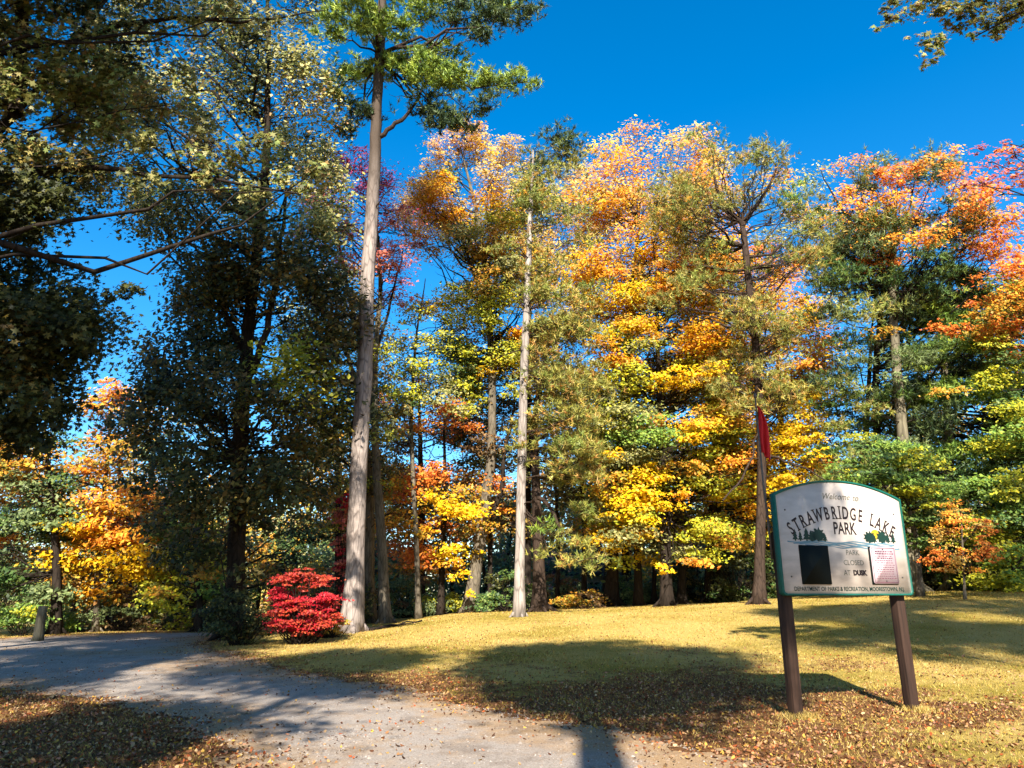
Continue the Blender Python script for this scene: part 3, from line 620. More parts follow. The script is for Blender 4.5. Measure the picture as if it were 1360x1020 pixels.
c = env(r_(63), Y, [(182, 715, 750), (215, 690, 760), (300, 700, 770), (360, 690, 785), (420, 700, 790), (500, 700, 780), (560, 695, 770), (620, 690, 760)], pz, .8, 1.15, rz=.55, maxd=2.4, zones=[(735, 200, 35, ['pitg', 'hem'])])
c += [cl(*a) for a in [(720, 700, Y, 20, 'wpin', .5), (740, 712, Y, 22, 'pitg', .5), (765, 720, Y, 20, 'pit', .5), (728, 735, Y, 18, 'pit', .5), (750, 745, Y, 18, 'pit', .5), (700, 610, Y, 14, 'pit'), (672, 330, Y, 20, 'pitg')]]
tree('pine_tree', 'slender pine with a straight whitish trunk standing alone on the lawn edge', stem(Y, [(690, 823), (691, 740), (694, 620), (697, 500), (700, 400), (703, 300), (708, 200)]), [.2, .175, .165, .155, .14, .1, .03], c, 'white', 'needle', s=.24, seed=64, zlimb=.2, bare=16, flare=1.3, rise=.2, limb=.9, twigs=4, dens=.72, sides=16, wd=.017)
tree('pine_tree', 'dark trunked pitch pine with a pale crooked bough just behind the whitish trunk', stem(31, [(717, 812), (716, 740), (712, 660), (708, 560), (730, 440)]), [.26, .24, .2, .16, .05],
     env(r_(65), 31, [(430, 730, 790), (520, 730, 795), (600, 735, 790), (680, 735, 800), (740, 740, 820)], ['pit', 'pitg', 'pit'], .9, .9, rz=.5, maxd=3), 'pitch', 'needle', s=.26, seed=66, zlimb=.2, bare=12, rise=.1,
     extra_limbs=[([at(712, 655, 30), at(728, 670, 29.5), at(740, 690, 29), at(744, 705, 29), at(738, 722, 29)], [.1, .08, .07, .05, .03])], wd=.018)

# central orange and yellow maples
Y = 37
tree('maple_tree', 'tall orange topped maple in the middle of the wood', stem(Y, [(812, 808), (815, 700), (825, 560), (835, 420), (850, 300)]), [.3, .27, .22, .15, .06],
     env(r_(71), Y, [(178, 850, 885), (200, 800, 940), (250, 765, 960), (320, 760, 970), (380, 765, 960), (430, 770, 950)], ['gold', 'oran', 'och', 'yel'], 1.25, 1.45, zones=[(870, 190, 40, ['och', 'oran']), (850, 230, 40, ['och', 'gold']), (830, 400, 60, ['gold', 'yel'])], rz=.5, maxd=4), 'dark', s=.2, cover=1.8, seed=72, up=1.0, zlimb=.35)
Y = 34
tree('maple_tree', 'broad yellow maple with layered sprays drooping low over the lawn edge', stem(Y, [(885, 808), (884, 720), (880, 620), (875, 500), (870, 400)]), [.24, .22, .18, .13, .05],
     env(r_(73), Y, [(370, 800, 900), (430, 780, 985), (500, 770, 990), (580, 775, 985), (640, 770, 990), (700, 780, 990), (745, 820, 960)], ['yelg', 'yel', 'mixo', 'oliv'], 1.15, 1.4, zones=[(850, 550, 60, ['yelg', 'oliv', 'brgr']), (900, 420, 70, ['yel', 'gold', 'pit']), (820, 520, 50, ['yelg', 'oliv'])], rz=.4, hole=[(940, 650, 22, 20), (790, 600, 14, 16)], maxd=3.5) +
     [cl(*a) for a in [(830, 670, 32, 26, 'yel', .3), (860, 655, 32, 24, 'yel', .35), (880, 670, 32, 26, 'yel', .3), (810, 685, 32, 16, 'yel', .5), (905, 655, 32, 20, 'gold', .4), (850, 715, 32, 20, 'yel', .5), (885, 755, 31, 15, 'yel', .5), (912, 745, 31, 16, 'oran', .35), (935, 748, 31, 14, 'oran', .35), (915, 715, 32, 16, 'yelg', .5), (870, 620, 33, 28, 'yel', .4), (920, 640, 32, 24, 'yelg', .4), (955, 700, 33, 22, 'mixo', .5), (800, 600, 33, 22, 'yelg', .5), (830, 380, 34, 30, 'yel', .4), (800, 330, 33, 26, 'oran', .5), (840, 300, 33, 26, 'oran', .5), (870, 250, 33, 26, 'och', .5), (820, 260, 33, 24, 'oran', .5), (900, 350, 32, 28, 'oran', .35), (860, 430, 32, 28, 'yel', .4), (910, 450, 32, 26, 'yel', .4), (830, 480, 32, 26, 'gold', .4), (880, 510, 32, 26, 'yel', .4), (940, 500, 32, 26, 'oran', .4), (800, 440, 32, 24, 'yel', .4), (780, 500, 32, 20, 'gold', .4), (1000, 520, 33, 20, 'gold', .4), (1040, 360, 33, 28, 'oran', .4), (1060, 340, 33, 24, 'orod', .4), (1050, 430, 32, 26, 'gold', .3), (1060, 480, 32, 24, 'oran', .3), (1070, 580, 32, 24, 'yel', .4), (1050, 640, 32, 24, 'yel', .4), (940, 600, 32, 24, 'yelg', .4)] + [(r_(7000 + q).uniform(775, 985), r_(7100 + q).uniform(300, 640), r_(7200 + q).uniform(30.5, 33), r_(7300 + q).uniform(18, 28), ('oran' if r_(7400 + q).uniform() < .35 else 'gold' if r_(7400 + q).uniform() < .6 else 'yel'), .35) for q in range(26)] + [(1090, 600, 31, 14, 'yel', .4), (870, 390, 36, 30, 'oran', .4), (960, 560, 34, 22, 'oran', .4), (790, 560, 33, 18, 'yelg', .5)]],
     'dark', s=.19, cover=1.9, seed=74, up=1.1, zlimb=.3, twigs=3)
tree('maple_tree', 'mixed gold and green maple between the yellow maple and the pitch pine', stem(39, [(942, 808), (945, 700), (950, 560), (955, 430)]), [.26, .22, .17, .05],
     env(r_(75), 39, [(330, 930, 1010), (420, 910, 1070), (500, 920, 1085), (560, 930, 1085), (620, 950, 1090), (680, 960, 1020)], ['gold', 'yel', 'oran', 'yelg'], 1.2, 1.35, zones=[(1040, 360, 60, ['orod', 'oran']), (1050, 440, 40, ['yel', 'gold']), (1050, 600, 60, ['yel'])], rz=.42, maxd=3.5), 'dark', s=.21, cover=1.8, seed=76, up=1.0)
Y = 30
c = env(r_(77), Y, [(185, 930, 965), (210, 880, 1010), (250, 870, 1050), (300, 875, 1080), (340, 890, 1090), (380, 870, 1080), (430, 890, 1060), (490, 950, 1050), (540, 960, 1060)], ['pit', 'pitg', 'pit'], .85, 1.15, rz=.5, maxd=3.2, zones=[(1050, 290, 40, ['pitg', 'brgr'])], hole=[(1030, 400, 30, 26), (950, 380, 26, 22), (1040, 480, 30, 20), (940, 460, 30, 24)])
tree('pine_tree', 'large pitch pine with dark forked top behind the flag', stem(Y, [(1008, 808), (1010, 700), (1011, 600), (1005, 480), (997, 400), (988, 320), (985, 295)]), [.21, .19, .18, .17, .155, .14, .11], c, 'pitch', 'needle', s=.24, seed=78, zlimb=.35, bare=18, rise=.4, limb=1.4, twigs=7, wd=.015, dens=.68,
     extra_limbs=[([at(986, 300, Y), at(968, 280, Y), at(950, 250, Y), at(945, 200, Y)], [.12, .1, .07, .03]), ([at(986, 300, Y), at(1000, 280, Y), at(1020, 250, Y), at(1035, 215, Y)], [.12, .1, .06, .03]), ([at(1004, 480, Y), at(1030, 462, Y), at(1060, 450, Y), at(1085, 455, Y)], [.08, .06, .04, .02]),
                  ([at(1011, 600, Y), at(1040, 612, Y - 1), at(1070, 622, Y - 2), at(1100, 640, Y - 3)], [.06, .05, .04, .02]), ([at(1010, 570, Y), at(985, 640, Y - 1), at(960, 665, Y - 2)], [.04, .04, .03]), ([at(1000, 420, Y), at(950, 415, Y), at(900, 410, Y)], [.08, .05, .02])])
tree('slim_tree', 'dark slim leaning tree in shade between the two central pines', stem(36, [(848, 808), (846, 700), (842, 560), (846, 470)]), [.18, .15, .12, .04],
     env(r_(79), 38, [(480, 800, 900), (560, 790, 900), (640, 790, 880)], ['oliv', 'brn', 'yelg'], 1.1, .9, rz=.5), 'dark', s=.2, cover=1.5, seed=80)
for i, (px, py, tp, rr) in enumerate([(905, 807, 690, .2), (775, 808, 640, .14), (740, 808, 620, .12), (650, 812, 600, .12), (955, 806, 650, .2), (868, 808, 690, .13)]):
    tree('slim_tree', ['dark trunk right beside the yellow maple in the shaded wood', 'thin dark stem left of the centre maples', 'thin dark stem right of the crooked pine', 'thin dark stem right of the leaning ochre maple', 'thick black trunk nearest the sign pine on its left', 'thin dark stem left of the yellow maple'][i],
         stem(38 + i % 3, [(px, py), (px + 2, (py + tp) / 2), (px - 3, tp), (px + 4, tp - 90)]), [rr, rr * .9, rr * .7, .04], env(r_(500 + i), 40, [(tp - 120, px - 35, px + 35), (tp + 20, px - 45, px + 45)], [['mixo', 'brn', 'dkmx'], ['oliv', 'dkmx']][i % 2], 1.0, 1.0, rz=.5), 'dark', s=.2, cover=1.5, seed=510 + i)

# second row, filling the wood behind
for i, (name, lab, st, Y, prof, pal, holes) in enumerate([
    ('maple_tree', 'olive leafy tree in the second row behind the grey trunks', [(450, 815), (450, 650), (440, 470)], 44, [(370, 380, 470), (430, 375, 500), (520, 380, 520), (640, 400, 520), (715, 410, 510)], ['oliv', 'mixo', 'dkmx', 'gryg'], []),
    ('maple_tree', 'green and rust tree in the second row left of the ochre maple', [(560, 812), (560, 650), (556, 500)], 44, [(440, 510, 620), (520, 500, 650), (620, 500, 650), (710, 520, 630)], ['oliv', 'grn', 'orod', 'mixo', 'dkmx'], [(575, 600, 20, 24), (568, 530, 14, 14)]),
    ('maple_tree', 'olive and orange tree in the second row behind the whitish pine', [(700, 810), (702, 600), (705, 400)], 43, [(230, 660, 770), (330, 620, 790), (450, 610, 790), (600, 620, 760), (715, 640, 750)], ['mixo', 'oliv', 'och', 'gold', 'brn'], [(745, 600, 16, 24), (790, 440, 14, 12), (600, 380, 16, 24)]),
    ('maple_tree', 'golden tree in the second row behind the yellow maple', [(830, 806), (832, 600), (840, 380)], 44, [(280, 770, 930), (380, 760, 960), (520, 770, 970), (660, 770, 960), (720, 790, 940)], ['yel', 'gold', 'yelg', 'oran', 'oliv'], [(865, 445, 10, 14)]),
    ('maple_tree', 'amber tree in the second row behind the flag', [(1040, 800), (1040, 600), (1030, 400)], 43, [(230, 1040, 1110), (300, 960, 1090), (400, 950, 1100), (520, 950, 1100), (640, 960, 1110), (720, 970, 1100)], ['oran', 'gold', 'orod', 'yel', 'oliv'], []),
    ('hemlock_tree', 'deep green leafy tree in the second row behind the right pines', [(1150, 792), (1150, 600), (1160, 420)], 42, [(340, 1110, 1220), (420, 1090, 1230), (560, 1090, 1240), (740, 1090, 1250)], ['dkgr', 'grn', 'hem'], [(1210, 590, 10, 20)]),
    ('hemlock_tree', 'deep green leafy tree in the second row at the right edge', [(1320, 788), (1320, 600), (1320, 430)], 42, [(370, 1270, 1380), (450, 1240, 1400), (600, 1220, 1420), (740, 1230, 1420)], ['dkgr', 'grn', 'hem', 'mixo'], []),
    ('maple_tree', 'brown green tree in the second row behind the dark oak', [(230, 825), (232, 720), (235, 600)], 42, [(560, 190, 300), (640, 170, 420), (720, 190, 420), (780, 200, 420)], ['dkgr', 'dkmx', 'gryg', 'mixo'], [])]):
    tree(name, lab, stem(Y, st), [.24, .18, .05], env(r_(900 + i), Y, prof, pal, 1.35, 1.0, rz=.5, maxd=3, hole=holes), 'dark', s=.24, cover=1.5, seed=920 + i, up=1.0)

# right side
Y = 33
c = env(r_(81), Y, [(215, 1180, 1240), (250, 1110, 1260), (300, 1095, 1290), (360, 1090, 1260), (430, 1085, 1240), (500, 1085, 1240), (580, 1090, 1240), (650, 1110, 1230), (720, 1130, 1230)], ['grn', 'hem', 'pitg', 'gryg'], 1.1, .85, rz=.4, maxd=4, hole=[(1210, 570, 14, 30)])
tree('pine_tree', 'big dark green pine behind the sign with pale lower trunk', stem(Y, [(1213, 790), (1208, 700), (1195, 560), (1185, 400), (1190, 250)]), [.33, .28, .24, .17, .05], c, 'smooth', 'needle', s=.27, seed=82, zlimb=.2, bare=10, rise=.1, limb=1.2, wd=.018, dens=.85,
     extra_limbs=[([at(1185, 400, Y), at(1160, 330, Y), at(1110, 270, Y), at(1090, 225, Y)], [.1, .08, .05, .02]), ([at(1188, 330, Y), at(1210, 270, Y), at(1222, 215, Y)], [.08, .05, .02])])
tree('maple_tree', 'orange red maple crown mingled into the top of the green pines at the right', stem(36, [(1170, 790), (1168, 650), (1165, 480), (1180, 330)]), [.25, .2, .15, .05],
     env(r_(83), 34, [(245, 1110, 1250), (280, 1085, 1275), (330, 1095, 1300), (375, 1110, 1280)], ['orod', 'oran', 'oran'], .95, 1.3, zones=[(1240, 290, 60, ['orod', 'oran'])], rz=.5, maxd=2.5, hole=[(1195, 350, 25, 30)], Yoff=-2.6) +
     [cl(*a) for a in [(1245, 435, 31, 20, 'orod', .3), (1275, 438, 31, 20, 'orod', .3), (1310, 440, 31, 18, 'oran', .3), (1170, 440, 31, 22, 'mixo', .3), (1345, 445, 31, 20, 'orod', .3), (1330, 335, 31, 20, 'gold', .4), (1300, 320, 31, 18, 'oran', .4), (1260, 520, 31, 22, 'mixo', .3), (1190, 500, 31, 20, 'gryg', .4), (1130, 420, 31, 20, 'gryg', .4)]], 'dark', s=.19, cover=1.8, seed=84, up=1.0)
c = env(r_(85), 35, [(360, 1230, 1300), (400, 1215, 1370), (470, 1200, 1400), (550, 1200, 1420), (640, 1210, 1420), (720, 1240, 1420), (770, 1290, 1420)], ['hem', 'grn', 'grn', 'wpin', 'brgr'], 1.2, 1.35, rz=.32, maxd=4, hole=[(1212, 580, 14, 40), (1225, 640, 14, 14)])
tree('hemlock_tree', 'dark layered evergreen with a bare black trunk at the right', stem(35, [(1264, 786), (1262, 700), (1260, 560), (1250, 440), (1265, 340)]), [.27, .24, .2, .15, .04], c, 'smooth', 'needle', s=.3, seed=86, zlimb=.15, bare=12, rise=0, limb=1.1, wd=.022, dens=1.1)
tree('maple_tree', 'bright green maple with layered boughs just over the sign', stem(29, [(1222, 790), (1218, 720), (1200, 640), (1180, 590)]), [.12, .1, .07, .03],
     env(r_(87), 29, [(580, 1140, 1200), (615, 1110, 1245), (660, 1120, 1250), (700, 1180, 1240), (720, 1190, 1225)], ['brgr', 'grn', 'yelg'], .75, 1.3, rz=.32, maxd=2.5), 'grey', s=.17, cover=1.7, seed=88, up=1.1)
tree('young_maple', 'small round young tree with orange leaves and a thin stem at the right lawn edge', stem(27, [(1281, 792), (1280, 760), (1278, 720), (1276, 680)]), [.045, .04, .03, .015],
     env(r_(89), 27, [(668, 1268, 1290), (690, 1250, 1300), (715, 1238, 1312), (740, 1245, 1310), (758, 1265, 1298)], ['orod', 'oran', 'och'], .42, 1.7, rz=.7, maxd=1.0), 'grey', s=.11, cover=1.1, seed=90, limb=.7)
tree('maple_tree', 'green and orange maple cut by the right edge of the view', stem(30, [(1420, 795), (1415, 700), (1400, 560), (1385, 430)]), [.25, .22, .16, .05],
     env(r_(91), 30, [(330, 1325, 1420), (380, 1310, 1440), (450, 1320, 1440), (540, 1330, 1440), (640, 1310, 1440), (720, 1300, 1440), (775, 1310, 1420)], ['grn', 'brgr', 'yelg'], 1.0, 1.3, zones=[(1345, 350, 40, ['orod']), (1360, 415, 50, ['oran', 'mixo', 'orod']), (1340, 740, 45, ['yelg', 'brgr'])], rz=.4, maxd=3), 'dark', s=.18, cover=1.7, seed=92, up=1.0)
tree('maple_tree', 'pinkish red maple with a bough reaching in at the right edge against the sky', [np.array([15.5, 15, .3]), np.array([15.6, 15, 5]), np.array([15.2, 15.4, 9]), np.array([14.6, 15.8, 13])], [.2, .17, .12, .05],
     [cl(*a) for a in [(1298, 200, 18, 12, 'pinkr', .4), (1318, 215, 18, 14, 'pinkr', .5), (1335, 200, 18, 14, 'orod', .5), (1350, 210, 18, 16, 'orod', .6), (1345, 232, 18, 16, 'sal', .6), (1320, 238, 18, 14, 'pinkr', .4), (1300, 242, 18, 12, 'pinkr', .4), (1285, 245, 18, 9, 'sal', .4), (1355, 245, 18, 14, 'orod', .5), (1380, 220, 18, 26, 'orod'), (1400, 160, 18, 28, 'orod'), (1410, 260, 18, 28, 'sal'), (1440, 210, 18, 30, 'orod'), (1336, 190, 18, 8, 'pinkr')]], 'grey', s=.12, cover=2.2, seed=94, limb=.6, twigs=4, limbp=.4)

# trees beside and behind the photographer (they throw the shade on the lawn; one bough shows at the top right; the last ones are added, unseen, to block sky light)
def high_tree(name, label, x, y, H, c0, rad3, n, pal, seed, rc=1.3, extra=(), bark='grey', lean=(0, 0), tr=.35, s=.2, cover=1.9, shape=RHOMB, limb=1.0, limbp=1.0):
    rng = r_(seed); b = np.array([x, y, float(ground_z(x, y))]); c = []
    for i in range(n):
        d = rng.standard_normal(3); d /= np.linalg.norm(d); d *= rng.uniform(.2, 1) ** .5
        rr = rc * rng.uniform(.7, 1.2); c.append((np.array(c0) + d * np.array(rad3), (rr, rr, rr * .6), pal[rng.integers(0, len(pal))]))
    c += list(extra)
    T = [b, b + [lean[0] * .2, lean[1] * .2, H * .3], b + [lean[0] * .6, lean[1] * .6, H * .65], b + [lean[0], lean[1], H * .95]]
    return tree(name, label, T, [tr, tr * .85, tr * .6, .05], c, bark, s=s, cover=cover, seed=seed, zlimb=.4, shape=shape, limb=limb, limbp=limbp)
high_tree('oak_tree', 'oak behind the viewpoint that throws its trunk and crown shadow over the path', .2, -5.5, 20, (1.0, -5.2, 15.3), (2.6, 3.0, 2.8), 50, ['oliv', 'dkmx'], 201, tr=.3, cover=3.)
ov = [cl(*a) for a in [(1195, 8, 9, 22, 'near', .7), (1180, 25, 9, 10, 'near', .9), (1165, 36, 9, 5, 'near', 1.), (1230, 5, 9, 22, 'near', .7), (1262, 18, 9, 24, 'near', .8), (1242, 60, 9, 16, 'near', 1.1), (1233, 82, 9, 9, 'near', 1.), (1225, 50, 9, 8, 'near', 1), (1290, 20, 9, 24, 'near', .8), (1320, 25, 9, 22, 'near', .8), (1292, 50, 9, 8, 'near', 1), (1327, 42, 9, 10, 'near', 1),
    (1345, 10, 9, 22, 'near', .8), (1370, 5, 9, 26, 'near', .8), (1300, -20, 9, 36, 'near', .8), (1380, -30, 9, 40, 'near', .8), (1206, 50, 9, 4, 'near', .7), (1240, -20, 9, 34, 'near', .7)]]
high_tree('oak_tree', 'oak at the right whose leafy bough hangs into the top right corner', 11.5, 3.0, 21, (11.5, 1.0, 16.5), (4.8, 5, 3.6), 34, ['oliv', 'dkmx'], 202, extra=ov, s=.095, cover=2.4, shape=MAPLE, limb=.35, limbp=.12)
high_tree('oak_tree', 'tall oak far to the right beside the viewpoint', 20, 6, 22, (19, 6, 17), (5, 5, 4.5), 28, ['oliv', 'mixo'], 203, cover=1.3)
high_tree('oak_tree', 'tall oak behind the viewpoint shading the road at the left', -9.5, -4.0, 27, (-12.2, -3, 15.5), (4.4, 4, 5), 46, ['dkgr', 'oliv'], 204, tr=.45)
high_tree('oak_tree', 'tall oak left of the viewpoint shading the near road', -17, 3, 27, (-18.5, 3, 16), (5.5, 5, 8), 36, ['dkgr', 'oliv'], 205, tr=.45)
high_tree('oak_tree', 'slender oak behind the viewpoint between the two shading oaks', -4.5, -7, 20, (-4.8, -6.4, 17), (3.0, 2.4, 1.8), 15, ['dkgr', 'oliv'], 206, tr=.25)
high_tree('oak_tree', 'small oak close behind the viewpoint shading the bottom left of the view', -6.5, -5, 12, (-6.2, -5, 10.2), (2.4, 2, 2.3), 22, ['dkgr', 'oliv'], 211, tr=.2)
high_tree('oak_tree', 'unseen broad low oak added well behind the viewpoint at the right to block sky light', 7, -17, 16, (6.5, -16, 10), (7, 5, 4), 60, ['dkgr', 'oliv'], 207, tr=.4, rc=1.7)
high_tree('oak_tree', 'unseen broad low oak added well behind the viewpoint at the left to block sky light', -6, -18, 16, (-6, -17, 10), (7, 5, 4), 60, ['dkgr', 'oliv'], 208, tr=.4, rc=1.7)
high_tree('oak_tree', 'unseen tall oak added beyond the left edge of the road to block sky light', -30, 18, 24, (-29, 18, 13), (6, 7, 9), 60, ['dkgr', 'oliv'], 209, tr=.4, rc=1.8)
high_tree('oak_tree', 'unseen tall oak added beyond the right edge of the lawn to block sky light', 33, 20, 24, (32, 20, 13), (6, 8, 9), 60, ['dkgr', 'mixo'], 210, tr=.4, rc=1.8)

# understorey along the wood edge
rb = r_(600)
ub = [(35, 836, 31, 40, 26, ['brgr', 'yelg'], 'lime green bush beside the pale stump at the left'), (110, 838, 34, 40, 26, ['brgr', 'gryg'], 'low bright green bush between dark tree and golden maple'), (170, 836, 35, 42, 44, ['gryg', 'brn'], 'grey green thicket under the golden maple'), (225, 834, 36, 44, 40, ['gryg', 'yelg', 'brn'], 'dry olive thicket left of the flared trunk'),
      (165, 830, 38, 34, 60, ['purp', 'brn'], 'purple brown bush behind the thicket under the golden maple'), (578, 818, 38, 32, 28, ['gryg', 'yelg'], 'pale green mound of a bush right of the grey trunks'), (455, 826, 33, 40, 50, ['dkgr', 'dkmx'], 'dark thicket behind the red bush and the pine'), (545, 820, 40, 40, 50, ['gryg', 'brn'], 'shaded brown thicket behind the grey trunks'),
      (672, 816, 35, 36, 54, ['dkgr', 'grn'], 'dark green bush between leaning maple and whitish pine'), (772, 812, 36, 24, 24, ['brn', 'mixo'], 'tan tuft of dry stalks by the crooked pine'), (745, 812, 42, 40, 44, ['gryg', 'brn'], 'dark bush behind the crooked pine'), (830, 811, 42, 40, 44, ['gryg', 'grn'], 'dark green bush behind the central trunks'),
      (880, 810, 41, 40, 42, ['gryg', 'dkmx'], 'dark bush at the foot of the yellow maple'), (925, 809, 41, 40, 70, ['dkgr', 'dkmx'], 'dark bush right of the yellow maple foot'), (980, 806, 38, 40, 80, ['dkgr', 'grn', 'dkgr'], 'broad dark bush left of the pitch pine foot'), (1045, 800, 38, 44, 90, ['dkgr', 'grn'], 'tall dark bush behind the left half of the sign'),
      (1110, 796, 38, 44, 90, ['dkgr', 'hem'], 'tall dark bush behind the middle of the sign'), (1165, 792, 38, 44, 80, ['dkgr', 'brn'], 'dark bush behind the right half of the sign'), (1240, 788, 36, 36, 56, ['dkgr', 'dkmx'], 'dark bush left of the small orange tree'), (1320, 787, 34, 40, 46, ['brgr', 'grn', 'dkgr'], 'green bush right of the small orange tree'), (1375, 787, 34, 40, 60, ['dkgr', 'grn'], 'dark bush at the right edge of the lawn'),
      (400, 832, 32, 44, 60, ['dkgr', 'yelg', 'dkmx'], 'olive thicket rising just behind the red bush'), (250, 800, 50, 60, 60, ['gryg', 'brn'], 'far pale thicket beyond the flared trunk'), (10, 800, 50, 60, 60, ['gryg', 'grn'], 'far thicket at the left edge')]
for i, (px, py, Y, wp, hp, pal, lab) in enumerate(ub):
    bush('bush', lab, px, py, Y, env(r_(610 + i), Y, [(py - hp, px - wp * .4, px + wp * .4), (py - hp * .6, px - wp * .9, px + wp * .9), (py - 3, px - wp, px + wp)], pal, .55, 1.8, maxd=1.4, rz=.7), s=.16, cover=1.8, seed=640 + i)

# the far wood, one mass beyond the near trees
mb = MB(); rf = r_(700)
for i in range(230):
    px = rf.uniform(-250, 1650); Y = rf.uniform(52, 85); top = rf.uniform(590, 740)
    if (px < 330 or 500 < px < 690) and rf.uniform() < .55: continue
    b = at(px, 800, Y); b[2] = float(ground_z(b[0], b[1]))
    tp = at(px + rf.uniform(-20, 20), top, Y)
    k = int(rf.integers(5, 9)); pal = ['brn', 'mixo', 'gryg', 'dkmx', 'pale', 'gryg', 'och', 'oliv', 'grn'][rf.integers(0, 9)]
    for j in range(k):
        f = rf.uniform(.04, 1); c = b * (1 - f) + tp * f + rf.standard_normal(3) * np.array([2.2, 2.2, .8])
        rr = rf.uniform(1.6, 2.6); leaf_clump(mb, rf, c, (rr, rr, rr * .7), pal, .42, 1.3, .5)
    mb.tube(curve_pts(b, tp, 0, 5, rf, .01), np.linspace(.22, .05, 5), 5, col=srgb(70, 60, 50), cap=False)
tag(mb.build('far_wood', M_LEAF), 'mixed brown and green far wood beyond the lake', 'wood', kind='stuff')

# ================================================================ the sign
M_POST = plain("post_brown", srgb(78, 55, 42), .8, .5, 26, .8, stretch=(1, 1, .06))
M_BOARD = plain("board_cream", srgb(255, 238, 222), .6, .16, 2.2, .15, stretch=(1, 1, 3))
M_TEAL = plain("frame_teal", srgb(30, 122, 104), .5, .15, 20, .1)
M_INK = plain("ink_dark", srgb(56, 40, 40), .6, .1, 30, 0)
M_FADED = plain("ink_faded", srgb(150, 148, 132), .6, .2, 30, 0)
M_BLACK = plain("panel_black", srgb(14, 26, 22), .7, .1, 10, 0, spec=.15)
M_PINK = plain("notice_pink", srgb(238, 210, 214), .5, .06, 6, 0)
M_MAUVE = plain("notice_ink", srgb(150, 84, 106), .5, .1, 30, 0)
M_TREEG = plain("emblem_green", srgb(24, 66, 54), .6, .2, 40, 0)
M_SUN = plain("emblem_yellow", srgb(246, 206, 50), .6, .05, 40, 0)
M_WATER = plain("emblem_blue", srgb(130, 172, 190), .6, .15, 40, 0)
M_METAL = plain("bolt_metal", srgb(90, 84, 80), .4, .1, 30, 0)
A_, B_ = np.array([3.78, 10.80]), np.array([5.99, 11.53])
yaw = math.atan2(B_[1] - A_[1], B_[0] - A_[0]); W = float(np.hypot(*(B_ - A_)))
gz = float(ground_z(4.9, 11.1))
sign = empty('park_sign', ((A_[0] + B_[0]) / 2, (A_[1] + B_[1]) / 2, 0), yaw, label='cream arched park sign with teal edge on two brown posts', cat='sign')
Z0, Z1, ZT = 1.60, 3.03, 3.27                                   # bottom, shoulder, crest
def outline(inset=0.0, n=28, rc=.05):
    hw = W / 2 - inset; pts = [(-hw + rc, Z0 + inset), (hw - rc, Z0 + inset), (hw - .3 * rc, Z0 + inset + .3 * rc), (hw, Z0 + inset + rc)]
    zs, zt = Z1 - inset, ZT - inset
    Rr = (hw * hw + (zt - zs) ** 2) / (2 * (zt - zs)); am = math.asin(hw / Rr)
    for k in range(n + 1):
        a = am - 2 * am * k / n; pts.append((Rr * math.sin(a), zt - Rr + Rr * math.cos(a)))
    pts += [(-hw, Z0 + inset + rc), (-hw + .3 * rc, Z0 + inset + .3 * rc)]
    return np.array(pts)
def prism(P, y0, y1, name, mat, parent, label=None):             # P: outline in local x,z; front at y0
    n = len(P); V = np.concatenate([np.stack([P[:, 0], np.full(n, y0), P[:, 1]], 1), np.stack([P[:, 0], np.full(n, y1), P[:, 1]], 1)])
    mb = MB(); ix = list(range(n)) + list(range(2 * n - 1, n - 1, -1)); sz = [n, n]
    for i in range(n):
        j = (i + 1) % n; ix += [j, i, n + i, n + j]; sz.append(4)
    mb.add(V, ix, sz); o = mb.build(name, mat, parent)
    if label: o['label'] = label
    return o
def bevel(o, w_=.006, seg=2):
    m = o.modifiers.new('bevel', 'BEVEL'); m.width = w_; m.segments = seg; m.limit_method = 'ANGLE'
prism(outline(.0255), -.052, -.004, 'board', M_BOARD, sign)
Po, Pi = outline(0), outline(.026); n = len(Po)                    # frame: ring round the board
mb = MB(); yf, yb = -.066, .03
V = np.concatenate([np.stack([Q[:, 0], np.full(n, y), Q[:, 1]], 1) for Q, y in ((Po, yf), (Pi, yf), (Po, yb), (Pi, yb))])
ix = []; 
for i in range(n):
    j = (i + 1) % n
    ix += [i, j, n + j, n + i, 2*n + j, 2*n + i, 3*n + i, 3*n + j, j, i, 2*n + i, 2*n + j, n + i, n + j, 3*n + j, 3*n + i]
mb.add(V, ix, [4] * (4 * n)); mb.build('frame', M_TEAL, sign)
mb = MB()
mb.add(np.stack([Pi[:, 0], np.full(n, .02), Pi[:, 1]], 1), list(range(n))[::-1], [n]); mb.build('back_panel', M_POST, sign)
ux = np.array([math.cos(yaw), math.sin(yaw)])
for sx in (-W / 2 + .145, W / 2 - .165):
    m = .074; mb = MB(); mb.box((sx - m, .034, gz - .25), (sx + m, .034 + 2 * m, Z0 + .9)); o = mb.build('post', M_POST, sign); bevel(o, .008)
    
    mb = MB(); mb.box((sx - .05, .0215, Z0 + .1), (sx + .05, .0335, Z0 + .2)); mb.build('bracket', M_METAL, sign)

